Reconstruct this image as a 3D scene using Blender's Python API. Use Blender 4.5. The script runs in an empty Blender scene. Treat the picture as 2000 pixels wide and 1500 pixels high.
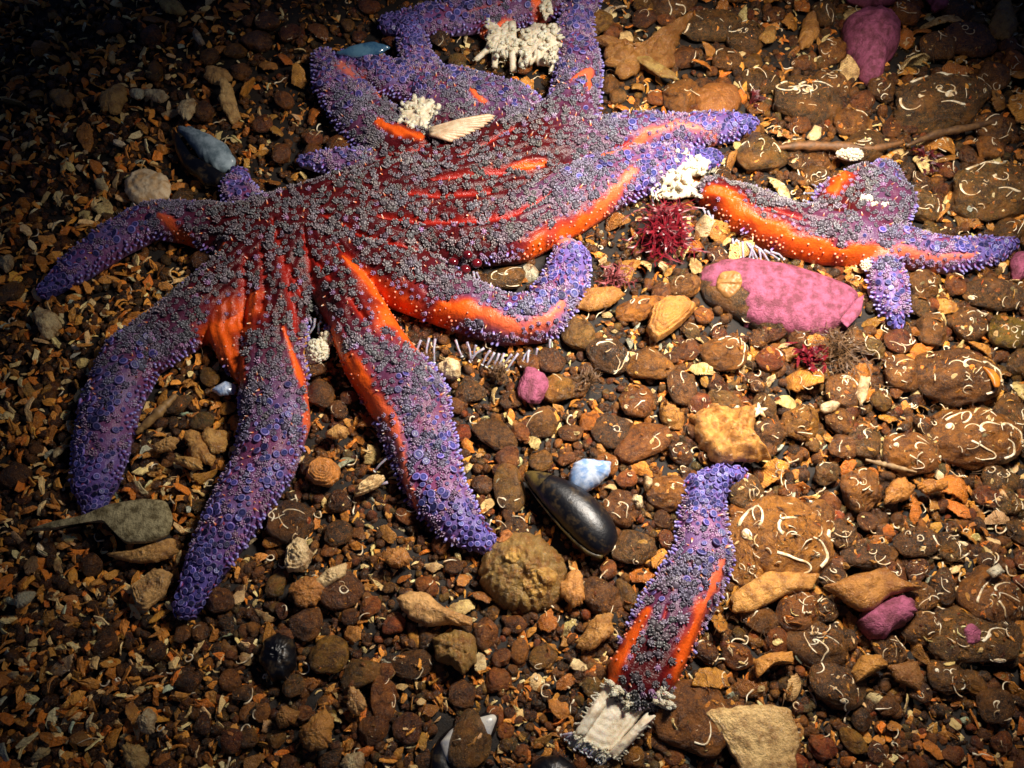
import bpy, bmesh, math, random
import numpy as np
R = math.radians
rng = np.random.default_rng(7); random.seed(7)
scene = bpy.context.scene
# ------------------------------------------------------------------ camera
S = 0.00033                        # metres per photo pixel at the middle of the frame
TILT = R(27); LENS = 32.0; DIST = 2000*S*LENS/36.0
cam_d = bpy.data.cameras.new("camera"); cam = bpy.data.objects.new("camera", cam_d)
scene.collection.objects.link(cam); scene.camera = cam
cam.location = (0, -DIST*math.sin(TILT), DIST*math.cos(TILT)); cam.rotation_euler = (TILT, 0, 0)
cam_d.lens = LENS; cam_d.sensor_width = 36; cam_d.clip_start = 0.02; cam_d.clip_end = 50
# ------------------------------------------------------------------ dim blue water light and the diver's strobe
world = bpy.data.worlds.new("World"); scene.world = world; world.use_nodes = True
bg = world.node_tree.nodes["Background"]; bg.inputs[0].default_value = (0.25, 0.42, 1.0, 1); bg.inputs[1].default_value = 0.05
scene.view_settings.view_transform = 'Standard'; scene.view_settings.look = 'None'
scene.view_settings.exposure = 0.0; scene.view_settings.gamma = 1
CP = np.array(cam.location); ct, st = math.cos(TILT), math.sin(TILT)
def P(u, v, h=0.0):
    k = 36.0/LENS/2000.0
    x, y = (u-1000)*k, (750-v)*k
    d = np.array([x, y*ct+st, y*st-ct])
    t = (h*S-CP[2])/d[2]
    return CP+d*t
def ls(u, v, h=0.0):
    p = P(u, v, h)-CP
    return float(-(p[2]*ct)+p[1]*st)*36.0/LENS/2000.0
sd = bpy.data.lights.new("strobe", 'SPOT'); strobe = bpy.data.objects.new("strobe", sd); scene.collection.objects.link(strobe)
sd.energy = 28.5; sd.color = (1.0, 0.91, 0.80); sd.shadow_soft_size = 0.055; sd.spot_size = R(88); sd.spot_blend = 1.0
from mathutils import Vector
LP = Vector(P(1600, 500, 0))+Vector((0, 0, 0.42)); strobe.location = LP
strobe.rotation_euler = (Vector(P(1335, 600))-LP).to_track_quat('-Z', 'Y').to_euler()

# ------------------------------------------------------------------ materials
def lin(*c): return tuple(c)+(1,)
class Mt:
    def __init__(s, name):
        s.m = bpy.data.materials.new(name); s.m.use_nodes = True; s.t = s.m.node_tree; s.n = s.t.nodes
        s.b = s.n["Principled BSDF"]
    def N(s, typ, **kw):
        n = s.n.new(typ)
        for k, v in kw.items():
            if isinstance(k, str) and hasattr(n, k): setattr(n, k, v)
        return n
    def L(s, a, b): s.t.links.new(a, b)
    def noise(s, co, scale, detail=4, rough=.6, dist=0):
        n = s.N('ShaderNodeTexNoise'); n.inputs['Scale'].default_value = scale; n.inputs['Detail'].default_value = detail
        n.inputs['Roughness'].default_value = rough; n.inputs['Distortion'].default_value = dist
        if co: s.L(co, n.inputs['Vector'])
        return n.outputs['Fac']
    def ramp(s, fac, stops):
        r = s.N('ShaderNodeValToRGB'); e = r.color_ramp.elements
        while len(e) < len(stops): e.new(0.5)
        for i, (p, c) in enumerate(stops): e[i].position = p; e[i].color = c if len(c) == 4 else lin(*c)
        s.L(fac, r.inputs[0]); return r.outputs[0]
    def mix(s, f, a, b, mode='MIX'):
        m = s.N('ShaderNodeMix', data_type='RGBA', blend_type=mode)
        for i, x in ((0, f), (6, a), (7, b)):
            if hasattr(x, 'links'): s.L(x, m.inputs[i])
            else: m.inputs[i].default_value = x
        return m.outputs[2]
    def bump(s, hts):
        prev = None
        for h, st_, d in hts:
            b = s.N('ShaderNodeBump'); b.inputs['Distance'].default_value = d
            if hasattr(st_, 'links'): s.L(st_, b.inputs['Strength'])
            else: b.inputs['Strength'].default_value = st_
            s.L(h, b.inputs['Height'])
            if prev: s.L(prev, b.inputs['Normal'])
            prev = b.outputs[0]
        s.L(prev, s.b.inputs['Normal']); s.L(prev, s.b.inputs['Coat Normal'])
    def co(s): return s.N('ShaderNodeTexCoord').outputs['Object']
    def col(s): return s.N('ShaderNodeObjectInfo').outputs['Color']
    def att(s):
        a = s.N('ShaderNodeAttribute'); a.attribute_name = 'Col'; return a.outputs['Color']
    def geo(s): return s.N('ShaderNodeNewGeometry').outputs['Position']
    def setp(s, **k):
        for a, v in k.items(): s.b.inputs[a.replace('_', ' ')].default_value = v
        return s
M = {}
def stone_mat(name, use_att=False, silt=.30):
    m = Mt(name); g = m.geo(); base = m.att() if use_att else m.col()
    n0 = m.noise(g, 60, 3, .6); n1 = m.noise(g, 170, 8, .72, .6); n2 = m.noise(g, 520, 6, .75, .4); n3 = m.noise(g, 1700, 3, .7)
    vo = m.N('ShaderNodeTexVoronoi'); vo.inputs['Scale'].default_value = 620; m.L(g, vo.inputs['Vector'])
    c = m.mix(m.ramp(n1, [(.40, (0, 0, 0)), (.60, (1, 1, 1))]), base, m.mix(1.0, base, (.24, .17, .11, 1), 'MULTIPLY'))
    c = m.mix(m.ramp(n0, [(.52, (0, 0, 0)), (.68, (.3,)*3)]), c, (.42, .18, .035, 1))
    both = m.mix(1.0, m.ramp(n1, [(.34, (1, 1, 1)), (.62, (.15,)*3)]), m.ramp(n2, [(.44, (0, 0, 0)), (.60, (1, 1, 1))]), 'MULTIPLY')
    sl = m.mix(1.0, both, (silt*1.6,)*3+(1,), 'MULTIPLY')
    c = m.mix(sl, c, m.mix(n0, (.40, .17, .028, 1), (.28, .13, .028, 1)))
    c = m.mix(m.ramp(n3, [(.60, (0, 0, 0)), (.68, (.7,)*3)]), c, (.70, .38, .12, 1))
    c = m.mix(m.ramp(n3, [(.30, (.7,)*3), (.38, (0, 0, 0))]), c, (.02, .011, .006, 1))
    c = m.mix(1.0, c, (1.30, 1.02, .44, 1), 'MULTIPLY')
    m.L(c, m.b.inputs['Base Color'])
    m.L(m.ramp(n2, [(.35, (.24,)*3), (.62, (.6,)*3)]), m.b.inputs['Roughness'])
    m.b.inputs['Coat Weight'].default_value = .55; m.b.inputs['Coat Roughness'].default_value = .1
    oi = m.N('ShaderNodeObjectInfo').outputs['Random']; mr = m.N('ShaderNodeMapRange'); mr.inputs[3].default_value = .25; mr.inputs[4].default_value = .95
    if use_att: mr.inputs[3].default_value = .6
    m.L(oi, mr.inputs[0]); rv = mr.outputs[0]
    m.bump([(n1, .85, .0050), (n2, rv, .0024), (vo.outputs['Distance'], .3, .0008), (n3, .35, .0006)]); return m.m
M['stone'] = stone_mat('stone'); M['gravel'] = stone_mat('gravel', True, .2)
def shell_mat(name, use_att=False):
    m = Mt(name); base = m.att() if use_att else m.col(); g = m.geo()
    n1 = m.noise(g, 160, 5, .65); n2 = m.noise(g, 800, 4, .7)
    if not use_att:
        w = m.N('ShaderNodeTexWave', wave_type='RINGS', rings_direction='SPHERICAL')
        mp = m.N('ShaderNodeMapping'); mp.inputs['Location'].default_value = (1.15, .35, 0); m.L(m.co(), mp.inputs[0]); m.L(mp.outputs[0], w.inputs[0])
        w.inputs['Scale'].default_value = 3.3; w.inputs['Distortion'].default_value = 5.5; w.inputs['Detail'].default_value = 5; w.inputs['Detail Scale'].default_value = 1.4; w.inputs['Detail Roughness'].default_value = .65
        wf = w.outputs['Fac']
        base = m.mix(m.ramp(wf, [(.05, (.45,)*3), (.6, (0, 0, 0))]), base, m.mix(1.0, base, (.50, .38, .25, 1), 'MULTIPLY'))
    c = m.mix(m.ramp(n1, [(.44, (0, 0, 0)), (.64, (.3 if use_att else .7,)*3)]), base, (.17, .062, .012, 1))
    c = m.mix(m.ramp(n2, [(.58, (0, 0, 0)), (.68, (.6,)*3)]), c, (.80, .52, .22, 1))
    c = m.mix(1.0, c, (1.30, 1.02, .62, 1), 'MULTIPLY')
    m.L(c, m.b.inputs['Base Color']); m.setp(Roughness=.3)
    m.b.inputs['Coat Weight'].default_value = .6; m.b.inputs['Coat Roughness'].default_value = .12
    m.bump(([(wf, .4, .0009)] if not use_att else [])+[(n1, .8, .0045), (n2, .8, .0015)]); return m.m
M['shell'] = shell_mat('shell'); M['hash'] = shell_mat('shell_hash', True)
def simple(name, c1, c2, sc=200, bs=600, rough=.45, bd=.0006, bst=.5, sss=0, coat=0, lo=.4, hi=.6):
    m = Mt(name); g = m.geo(); n = m.noise(g, sc, 5, .65); n2 = m.noise(g, bs, 4, .7)
    m.L(m.mix(m.ramp(n, [(lo, (0, 0, 0)), (hi, (1, 1, 1))]), lin(*c1), lin(*c2)), m.b.inputs['Base Color'])
    m.setp(Roughness=rough); m.b.inputs['Subsurface Weight'].default_value = sss
    m.b.inputs['Subsurface Scale'].default_value = .004; m.b.inputs['Coat Weight'].default_value = coat
    m.bump([(n2, bst, bd)]); return m
M['coralline'] = simple('coralline_crust', (.46, .11, .20), (.20, .045, .07), 150, 700, .5, .0018, .9).m
M['tissue'] = simple('white_tissue', (.88, .79, .62), (.74, .60, .40), 240, 1400, .45, .0006, .7, .2).m
M['worm'] = simple('worm_tube', (.95, .84, .60), (.62, .40, .18), 260, 900, .3, .0003, .5).m
M['mussel'] = simple('mussel_black', (.003, .003, .005), (.07, .045, .02), 150, 380, .36, .0006, .35, coat=0, lo=.52, hi=.72).m
M['mussel_brown'] = simple('mussel_beak', (.12, .08, .02), (.015, .012, .01), 160, 700, .35, .0005, .6).m
M['pearl'] = simple('blue_pearl', (.62, .70, .84), (.20, .34, .62), 120, 500, .2, .0003, .3, coat=.6).m
M['pearl_white'] = simple('white_pearl', (.70, .66, .56), (.40, .40, .42), 130, 500, .28, .0003, .4).m
M['cream_shell'] = simple('cream_shell', (.95, .74, .46), (.70, .42, .18), 130, 500, .4, .0014, .6).m
M['dim_pearl'] = simple('dim_pearl', (.42, .52, .56), (.16, .22, .25), 110, 500, .3, .0003, .3).m
M['blue_glass'] = simple('blue_shell', (.03, .10, .20), (.10, .22, .32), 90, 300, .15, .0003, .3, coat=.8).m
M['redweed'] = simple('red_weed', (.22, .008, .016), (.09, .006, .012), 300, 600, .35, .0003, .3).m
M['brownweed'] = simple('brown_weed', (.17, .085, .03), (.08, .04, .02), 300, 600, .5, .0003, .3).m
M['orangeweed'] = simple('orange_weed', (.65, .22, .015), (.35, .10, .01), 150, 600, .4, .0003, .3).m
M['wood'] = simple('old_wood', (.52, .43, .22), (.16, .12, .045), 190, 500, .5, .0022, .9).m
M['grit'] = simple('seabed_silt', (.016, .009, .004), (.006, .0035, .002), 260, 900, .7, .001, .6).m
f = simple('tube_foot', (.55, .52, .60), (.42, .38, .50), 200, 600, .25, .0002, .2, .5); f.b.inputs['Transmission Weight'].default_value = .25; M['foot'] = f.m
M['disc'] = simple('sucker', (.85, .80, .76), (.7, .6, .6), 200, 600, .3, .0002, .2, .3).m
def att_mat(name, rough, sss, bumps, coat=.3, nz=.35):
    m = Mt(name); g = m.geo(); a = m.att(); n = m.noise(g, 260, 5, .65)
    c = m.mix(m.ramp(n, [(.35, (nz,)*3), (.6, (0, 0, 0))]), a, m.mix(1.0, a, (.45, .35, .42, 1), 'MULTIPLY'))
    m.L(c, m.b.inputs['Base Color']); m.setp(Roughness=rough); m.b.inputs['Specular IOR Level'].default_value = .28
    m.b.inputs['Subsurface Weight'].default_value = sss; m.b.inputs['Subsurface Scale'].default_value = .003
    m.b.inputs['Subsurface Radius'].default_value = (1, .35, .25); m.b.inputs['Coat Weight'].default_value = coat
    m.b.inputs['Coat Roughness'].default_value = .15
    m.bump([(m.noise(g, s_, 3, .6), st_, d) for s_, st_, d in bumps]); return m.m
M['skin'] = att_mat('star_skin', .36, .12, [(240, .5, .002), (900, .6, .0006)], .12)
M['fuzz'] = att_mat('star_fuzz', .5, 0, [(1500, .4, .0003)], .1)
M['pad'] = att_mat('star_pad', .4, 0, [(1500, .4, .0003)], .2, .2)

# ------------------------------------------------------------------ mesh helpers
def mesh_np(name, V, quads=None, tris=None, col=None, smooth=True):
    me = bpy.data.meshes.new(name); V = np.asarray(V, np.float32)
    q = np.asarray(quads, np.int32).reshape(-1, 4) if quads is not None and len(quads) else np.zeros((0, 4), np.int32)
    t = np.asarray(tris, np.int32).reshape(-1, 3) if tris is not None and len(tris) else np.zeros((0, 3), np.int32)
    me.vertices.add(len(V)); me.vertices.foreach_set('co', V.ravel())
    nl = q.size+t.size; me.loops.add(nl); me.loops.foreach_set('vertex_index', np.concatenate([q.ravel(), t.ravel()]))
    me.polygons.add(len(q)+len(t))
    tot = np.concatenate([np.full(len(q), 4), np.full(len(t), 3)]).astype(np.int32)
    me.polygons.foreach_set('loop_start', np.concatenate([[0], np.cumsum(tot)[:-1]]).astype(np.int32))
    me.polygons.foreach_set('use_smooth', np.full(len(tot), smooth))
    me.update(calc_edges=True)
    if col is not None:
        a = me.color_attributes.new('Col', 'FLOAT_COLOR', 'POINT'); c = np.ones((len(V), 4), np.float32); c[:, :3] = col
        a.data.foreach_set('color', c.ravel())
    return me
def link(name, me, mat=None, parent=None, loc=None):
    o = bpy.data.objects.new(name, me); scene.collection.objects.link(o)
    if mat and me is not None and not len(me.materials): me.materials.append(mat)
    if parent is not None: o.parent = parent
    if loc is not None: o.location = loc
    return o
def tag(o, label=None, cat=None, group=None, kind=None):
    if label: o['label'] = label
    if cat: o['category'] = cat
    if group: o['group'] = group
    if kind: o['kind'] = kind
    return o
def empty(name, loc, rz=0):
    o = bpy.data.objects.new(name, None); scene.collection.objects.link(o); o.location = loc; o.rotation_euler = (0, 0, rz); o.empty_display_size = .01
    return o
def sines(seed, n, freq, p=1.0):
    r = np.random.default_rng(seed); k = r.normal(size=(n, 3)); k /= np.linalg.norm(k, axis=1)[:, None]
    k *= freq*(.6+.8*r.random((n, 1))); ph = r.random(n)*6.28
    return lambda X: np.sin(X@k.T+ph).sum(1)/math.sqrt(n)
class Bag:          # many small pieces gathered in one mesh
    def __init__(s): s.V = []; s.Q = []; s.T = []; s.C = []; s.n = 0
    def add(s, V, Q=None, T=None, C=None):
        V = np.asarray(V, float); s.V.append(V)
        if Q is not None and len(Q): s.Q.append(np.asarray(Q).reshape(-1, 4)+s.n)
        if T is not None and len(T): s.T.append(np.asarray(T).reshape(-1, 3)+s.n)
        s.C.append(np.broadcast_to(np.asarray(C if C is not None else (1, 1, 1), float), V.shape)); s.n += len(V)
    def mesh(s, name, smooth=True, origin=None):
        V = np.concatenate(s.V)
        if origin is not None: V = V-np.asarray(origin)
        return mesh_np(name, V, np.concatenate(s.Q) if s.Q else None, np.concatenate(s.T) if s.T else None, np.concatenate(s.C), smooth)
def inst(bag, tpl, pos, B, scl, tint=None):
    """tpl=(V,Q,T,C); pos (n,3); B (n,3,3) columns x,y,z axes; scl (n,) or (n,3)"""
    V, Q, T, C = tpl; n = len(pos)
    if n == 0: return
    scl = np.asarray(scl); scl = scl[:, None].repeat(3, 1) if scl.ndim == 1 else scl
    W = np.einsum('nij,nvj->nvi', B, V[None]*scl[:, None, :])+pos[:, None, :]
    off = (np.arange(n)*len(V))[:, None, None]
    c = np.broadcast_to(C[None], W.shape) if tint is None else C[None]*np.asarray(tint)[:, None, :]
    bag.add(W.reshape(-1, 3), (Q[None]+off).reshape(-1, 4) if len(Q) else None, (T[None]+off).reshape(-1, 3) if len(T) else None, c.reshape(-1, 3))
def basis(N_, spin=None, tilt=0.0):
    N_ = np.asarray(N_, float)
    if tilt: N_ = N_+rng.normal(size=N_.shape)*tilt
    N_ = N_/np.linalg.norm(N_, axis=1)[:, None]; n = len(N_)
    a = rng.random(n)*6.283 if spin is None else spin
    h = np.stack([np.cos(a), np.sin(a), np.zeros(n)+.013], 1)
    X = h-(h*N_).sum(1)[:, None]*N_; X /= np.linalg.norm(X, axis=1)[:, None]; Y = np.cross(N_, X)
    return np.stack([X, Y, N_], 2)
def lathe(prof, seg, cols):
    V = []; C = []; Q = []
    for (r, z), c in zip(prof, cols):
        for k in range(seg):
            a = 6.2832*k/seg; V.append((r*math.cos(a), r*math.sin(a), z)); C.append(c)
    for i in range(len(prof)-1):
        for k in range(seg):
            k2 = (k+1) % seg; Q.append((i*seg+k, i*seg+k2, (i+1)*seg+k2, (i+1)*seg+k))
    return np.array(V), np.array(Q), np.zeros((0, 3), int), np.array(C, float)
def join(*tp):
    b = Bag()
    for t in tp: b.add(t[0], t[1], t[2], t[3])
    return np.concatenate(b.V), (np.concatenate(b.Q) if b.Q else np.zeros((0, 4), int)), (np.concatenate(b.T) if b.T else np.zeros((0, 3), int)), np.concatenate(b.C)
def tube(pts, rad, seg=6, cap=True):
    pts = np.asarray(pts, float); n = len(pts); rad = np.broadcast_to(rad, n)
    T = np.gradient(pts, axis=0); T /= np.linalg.norm(T, axis=1)[:, None]+1e-12
    up = np.array([.12, .07, 1.]); X = np.cross(T, up); X /= np.linalg.norm(X, axis=1)[:, None]+1e-9; Y = np.cross(T, X)
    a = np.arange(seg)*6.2832/seg
    V = (pts[:, None]+rad[:, None, None]*(np.cos(a)[None, :, None]*X[:, None]+np.sin(a)[None, :, None]*Y[:, None])).reshape(-1, 3)
    Q = [(i*seg+k, i*seg+(k+1) % seg, (i+1)*seg+(k+1) % seg, (i+1)*seg+k) for i in range(n-1) for k in range(seg)]
    T3 = []
    if cap:
        V = np.vstack([V, pts[0], pts[-1]]); a0, b0 = n*seg, n*seg+1
        for k in range(seg): T3 += [(a0, (k+1) % seg, k), (b0, (n-1)*seg+k, (n-1)*seg+(k+1) % seg)]
    return V, np.array(Q), np.array(T3)
def ico(sub):
    bm = bmesh.new(); bmesh.ops.create_icosphere(bm, subdivisions=sub, radius=1)
    V = np.array([v.co for v in bm.verts]); F = np.array([[v.index for v in f_.verts] for f_ in bm.faces]); bm.free(); return V, F
ICO = {s_: ico(s_) for s_ in (1, 2, 3, 5)}

# ------------------------------------------------------------------ stones: worn, slightly faceted shapes
def stone_r(seed, rough=1.0):
    r = np.random.default_rng(seed); n = r.normal(size=(11, 3)); n /= np.linalg.norm(n, axis=1)[:, None]; d = .78+.25*r.random(11)
    s1 = sines(seed+1, 8, 2.2); s2 = sines(seed+2, 10, 6); s3 = sines(seed+3, 14, 15)
    def f_(D):
        q = np.maximum(D@n.T, .02)/d; k = 9
        rr = (np.sum(q**k, 1)+.35)**(-1/k)
        return np.clip(rr, .5, 1.3)*(1+.05*rough*s1(D)+.022*rough*s2(D)+.009*rough*s3(D))
    return f_
NV = 14
STONE = []; STUBES = []
for i in range(NV):
    rf = stone_r(100+i, 1.5 if i < 9 else 2.8); V, F = ICO[5]
    STONE.append(mesh_np('stone_shape', V*rf(V)[:, None], tris=F)); STONE[-1].materials.append(M['stone'])
    tl = []; kind_ = (0, 1, 1, 0, 1, 2, 0, 1, 1)
    for j in range(9):
        r = np.random.default_rng(1000+i*20+j)
        th = r.random()*6.28; el = R(12+66*r.random()); step = .075 if kind_[j] < 2 else .06; hd = r.random()*6.28; tu = r.normal()*.14; D = []; wob = r.random()*6
        p = np.array([math.cos(th)*math.cos(el), math.sin(th)*math.cos(el), math.sin(el)])
        kind = (0, 1, 1, 0, 1, 2, 0, 1, 1)[j]; n = int(r.integers(9, 26)) if kind < 2 else 30
        for q in range(n):
            D.append(p.copy()); e1 = np.cross([0, 0, 1.], p); e1 /= np.linalg.norm(e1)+1e-9; e2 = np.cross(p, e1)
            p = p+step*(math.cos(hd)*e1+math.sin(hd)*e2)*(1-.6*q/n if kind == 2 else 1); p /= np.linalg.norm(p)
            if p[2] < .12: hd += .9
            tu = tu*.96+r.normal()*.05; hd += (tu+.12*math.sin(q*.7+wob) if kind < 2 else .34+.4*q/n)
        D = np.array(D); D = D[:, :]
        pts = D*(rf(D)*1.012)[:, None]
        Vt, Qt, Tt = tube(pts, np.linspace(.016, .046, n)*(1.0 if kind else .75), 6)
        me = mesh_np('tube_shape', Vt, Qt, Tt); me.materials.append(M['worm']); tl.append(me)
    STUBES.append(tl)
PLACED = []        # (x, y, r, description for neighbours)
LAND = []          # landmarks for labels
def put_stone(u, v, ru, rv, ang, col, var, h=0.35, worms=0, name='pebble', label=None, cat='pebble', group=None, mat=None, rz=None, sink=.25, rec=True):
    s_ = ls(u, v); c = ru*s_, rv*s_*1.05; hz = min(c)*(.5+.25*h)
    p = P(u, v, 0); p2 = P(u, v, hz*(.55)/S); root = link(name, STONE[var], None, None, (p2[0], p2[1], p[2]+hz*(1-2*sink)*.8))
    root.scale = (c[0], c[1], hz); root.rotation_euler = ((random.random()-.5)*.25, (random.random()-.5)*.25, R(ang)); root.color = lin(col[0]*.92, col[1]*.74, col[2]*.45)
    if mat: root.material_slots[0].link = 'OBJECT'; root.material_slots[0].material = mat
    order = list(range(9)); random.Random(int(u*7+v)).shuffle(order)
    for k in order[:worms]:
        link('worm_tube', STUBES[var][k], None, root)
    tag(root, label, cat, group)
    if rec: PLACED.append((p2[0], p2[1], max(c)*.93+min(c)*.0, min(c)))
    return root

def drop(x, y, z0=.2):
    """what lies under a point: hit, location, normal, object"""
    r_ = scene.ray_cast(bpy.context.evaluated_depsgraph_get(), (x, y, z0), (0, 0, -1)); return r_[0], r_[1], r_[2], r_[4]
# ------------------------------------------------------------------ flat relief from an outline: real thickness, domed top, own base
def relief(name, pts, base, H, mat, parent=None, prof=2.2, rough=1.0, rings=22, col=None, seed=1, hollow=False, N_=90, jag=.0, curve=0.0, smooth_it=2, origin=None, tilt=(0, 0), ridges=0, rim=.0, drape=False):
    if drape: bpy.context.view_layer.update()
    pts = np.array([P(a, b, base) for a, b in pts])[:, :2]
    n = len(pts); seg = np.linalg.norm(np.roll(pts, -1, 0)-pts, axis=1); cum = np.concatenate([[0], np.cumsum(seg)])
    t = np.linspace(0, cum[-1], N_, endpoint=False); cl = np.vstack([pts, pts[:1]])
    o = np.stack([np.interp(t, cum, cl[:, i]) for i in (0, 1)], 1)
    for _ in range(smooth_it): o = (np.roll(o, 1, 0)+2*o+np.roll(o, -1, 0))/4
    c = o.mean(0); r = np.random.default_rng(seed)
    if jag:
        k = r.normal(size=N_); k = (k+np.roll(k, 1)*.7+np.roll(k, 2)*.4); o = c+(o-c)*(1+jag*k)[:, None]
    size = np.sqrt(((o-c)**2).sum(1)).mean(); Hm = H*S
    rr = 1-(1-np.linspace(0, 1, rings))**1.35; V = []
    n1 = sines(seed+5, 10, 3/size); n2 = sines(seed+6, 14, 9/size); n3 = sines(seed+9, 18, 26/size); n4 = sines(seed+10, 20, 60/size)
    for q in rr[1:]:
        xy = c+(o-c)*q; X = np.c_[xy, np.zeros(N_)]
        z = Hm*max(0, 1-q**prof)**.5+rough*Hm*(.13*n1(X)+.06*n2(X)+.035*n3(X)+.014*n4(X))*(1-.6*q)
        if ridges: z = z+Hm*.07*np.sin(q*ridges+.8*n1(X))
        if curve: z = z-curve*Hm*((X[:, 0]-c[0])/size)**2
        if rim: z = z+rim*Hm*q**6
        if drape:
            zz = np.array([drop(a_, b_)[1][2]-base*S for a_, b_ in xy]); z = zz+Hm*(max(0, 1-q**8)**.5)-.0004+.12*Hm*n2(X)+.08*Hm*n3(X)
        V.append(np.c_[xy, z])
    V = np.concatenate(V); cen = np.array([[c[0], c[1], V[:N_, 2].mean() if drape else Hm]]); nt = len(V)
    bot = V.copy()
    if drape: bot[:, 2] = V[:, 2]-Hm*1.3
    if hollow: bot[:, 2] = V[:, 2]-.16*size*.5
    else: bot[:, 2] = -.25*Hm+np.minimum(0, V[:, 2])
    if hollow: bot[-N_:, 2] = V[-N_:, 2]-.05*size
    A = np.vstack([V, cen, bot, [[c[0], c[1], bot[0, 2] if hollow else -.25*Hm]]]); ci, bi = nt, nt+1; cb = len(A)-1
    Q = []; T = []; m_ = rings-1
    k = np.arange(N_); k2 = (k+1) % N_
    for i in range(m_-1):
        Q.append(np.stack([i*N_+k, i*N_+k2, (i+1)*N_+k2, (i+1)*N_+k], 1)[:, ::-1]); Q.append(np.stack([bi+i*N_+k, bi+i*N_+k2, bi+(i+1)*N_+k2, bi+(i+1)*N_+k], 1))
    Q.append(np.stack([(m_-1)*N_+k, (m_-1)*N_+k2, bi+(m_-1)*N_+k2, bi+(m_-1)*N_+k], 1)[:, ::-1])
    T.append(np.stack([np.full(N_, ci), k, k2], 1)); T.append(np.stack([np.full(N_, cb), bi+k2, bi+k], 1))
    org = np.array([c[0], c[1], base*S]) if origin is None else np.asarray(origin)
    A[:, 2] += base*S
    if tilt != (0, 0): A[:, 2] += (A[:, 0]-c[0])*tilt[0]+(A[:, 1]-c[1])*tilt[1]
    A -= org
    me = mesh_np(name, A, np.concatenate(Q), np.concatenate(T)); me.materials.append(mat)
    ob = link(name, me, None, parent, org if parent is None or origin is None else (0, 0, 0))
    if col: ob.color = lin(*col)
    if parent is None: PLACED.append((c[0], c[1], size*.95, size*.8))
    return ob
def ell(u, v, a, b, ang=0, n=28, wob=.05, seed=3, egg=0):
    r = np.random.default_rng(seed); out = []; ph = r.random(3)*6.28; ca, sa = math.cos(R(ang)), math.sin(R(ang))
    for i in range(n):
        t = 6.2832*i/n; k = 1+wob*(math.sin(2*t+ph[0])+.8*math.sin(3*t+ph[1])+.6*math.sin(5*t+ph[2]))
        x, y = a*k*math.cos(t), b*k*math.sin(t)*(1-egg*math.cos(t)); out.append((u+x*ca+y*sa, v+x*sa*-1+y*ca))
    return out

# ------------------------------------------------------------------ SEABED
xs = np.linspace(-1, 1, 420); gx = np.sign(xs)*np.abs(xs)**1.0*.75; gy = gx
GX, GY = np.meshgrid(gx, gy); X3 = np.c_[GX.ravel(), GY.ravel(), np.zeros(GX.size)]
ground_n = sines(41, 12, 14)
def gz(x, y): X = np.c_[np.atleast_1d(x), np.atleast_1d(y), np.zeros(np.size(x))]; return ground_n(X)*.0022-.004
Z = gz(X3[:, 0], X3[:, 1])+sines(42, 20, 300)(X3)*.0007+sines(43, 20, 120)(X3)*.001
n = len(gx); idx = np.arange(n*n).reshape(n, n)
Q = np.stack([idx[:-1, :-1], idx[:-1, 1:], idx[1:, 1:], idx[1:, :-1]], -1).reshape(-1, 4)
sb = Bag(); sb.add(np.c_[X3[:, :2], Z], Q)
far = np.array([[-4, -4, -.02], [4, -4, -.02], [4, 4, -.02], [-4, 4, -.02]], float); sb.add(far, [[0, 1, 2, 3]])
tag(link('seabed', sb.mesh('seabed'), M['grit']), kind='structure')

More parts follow.
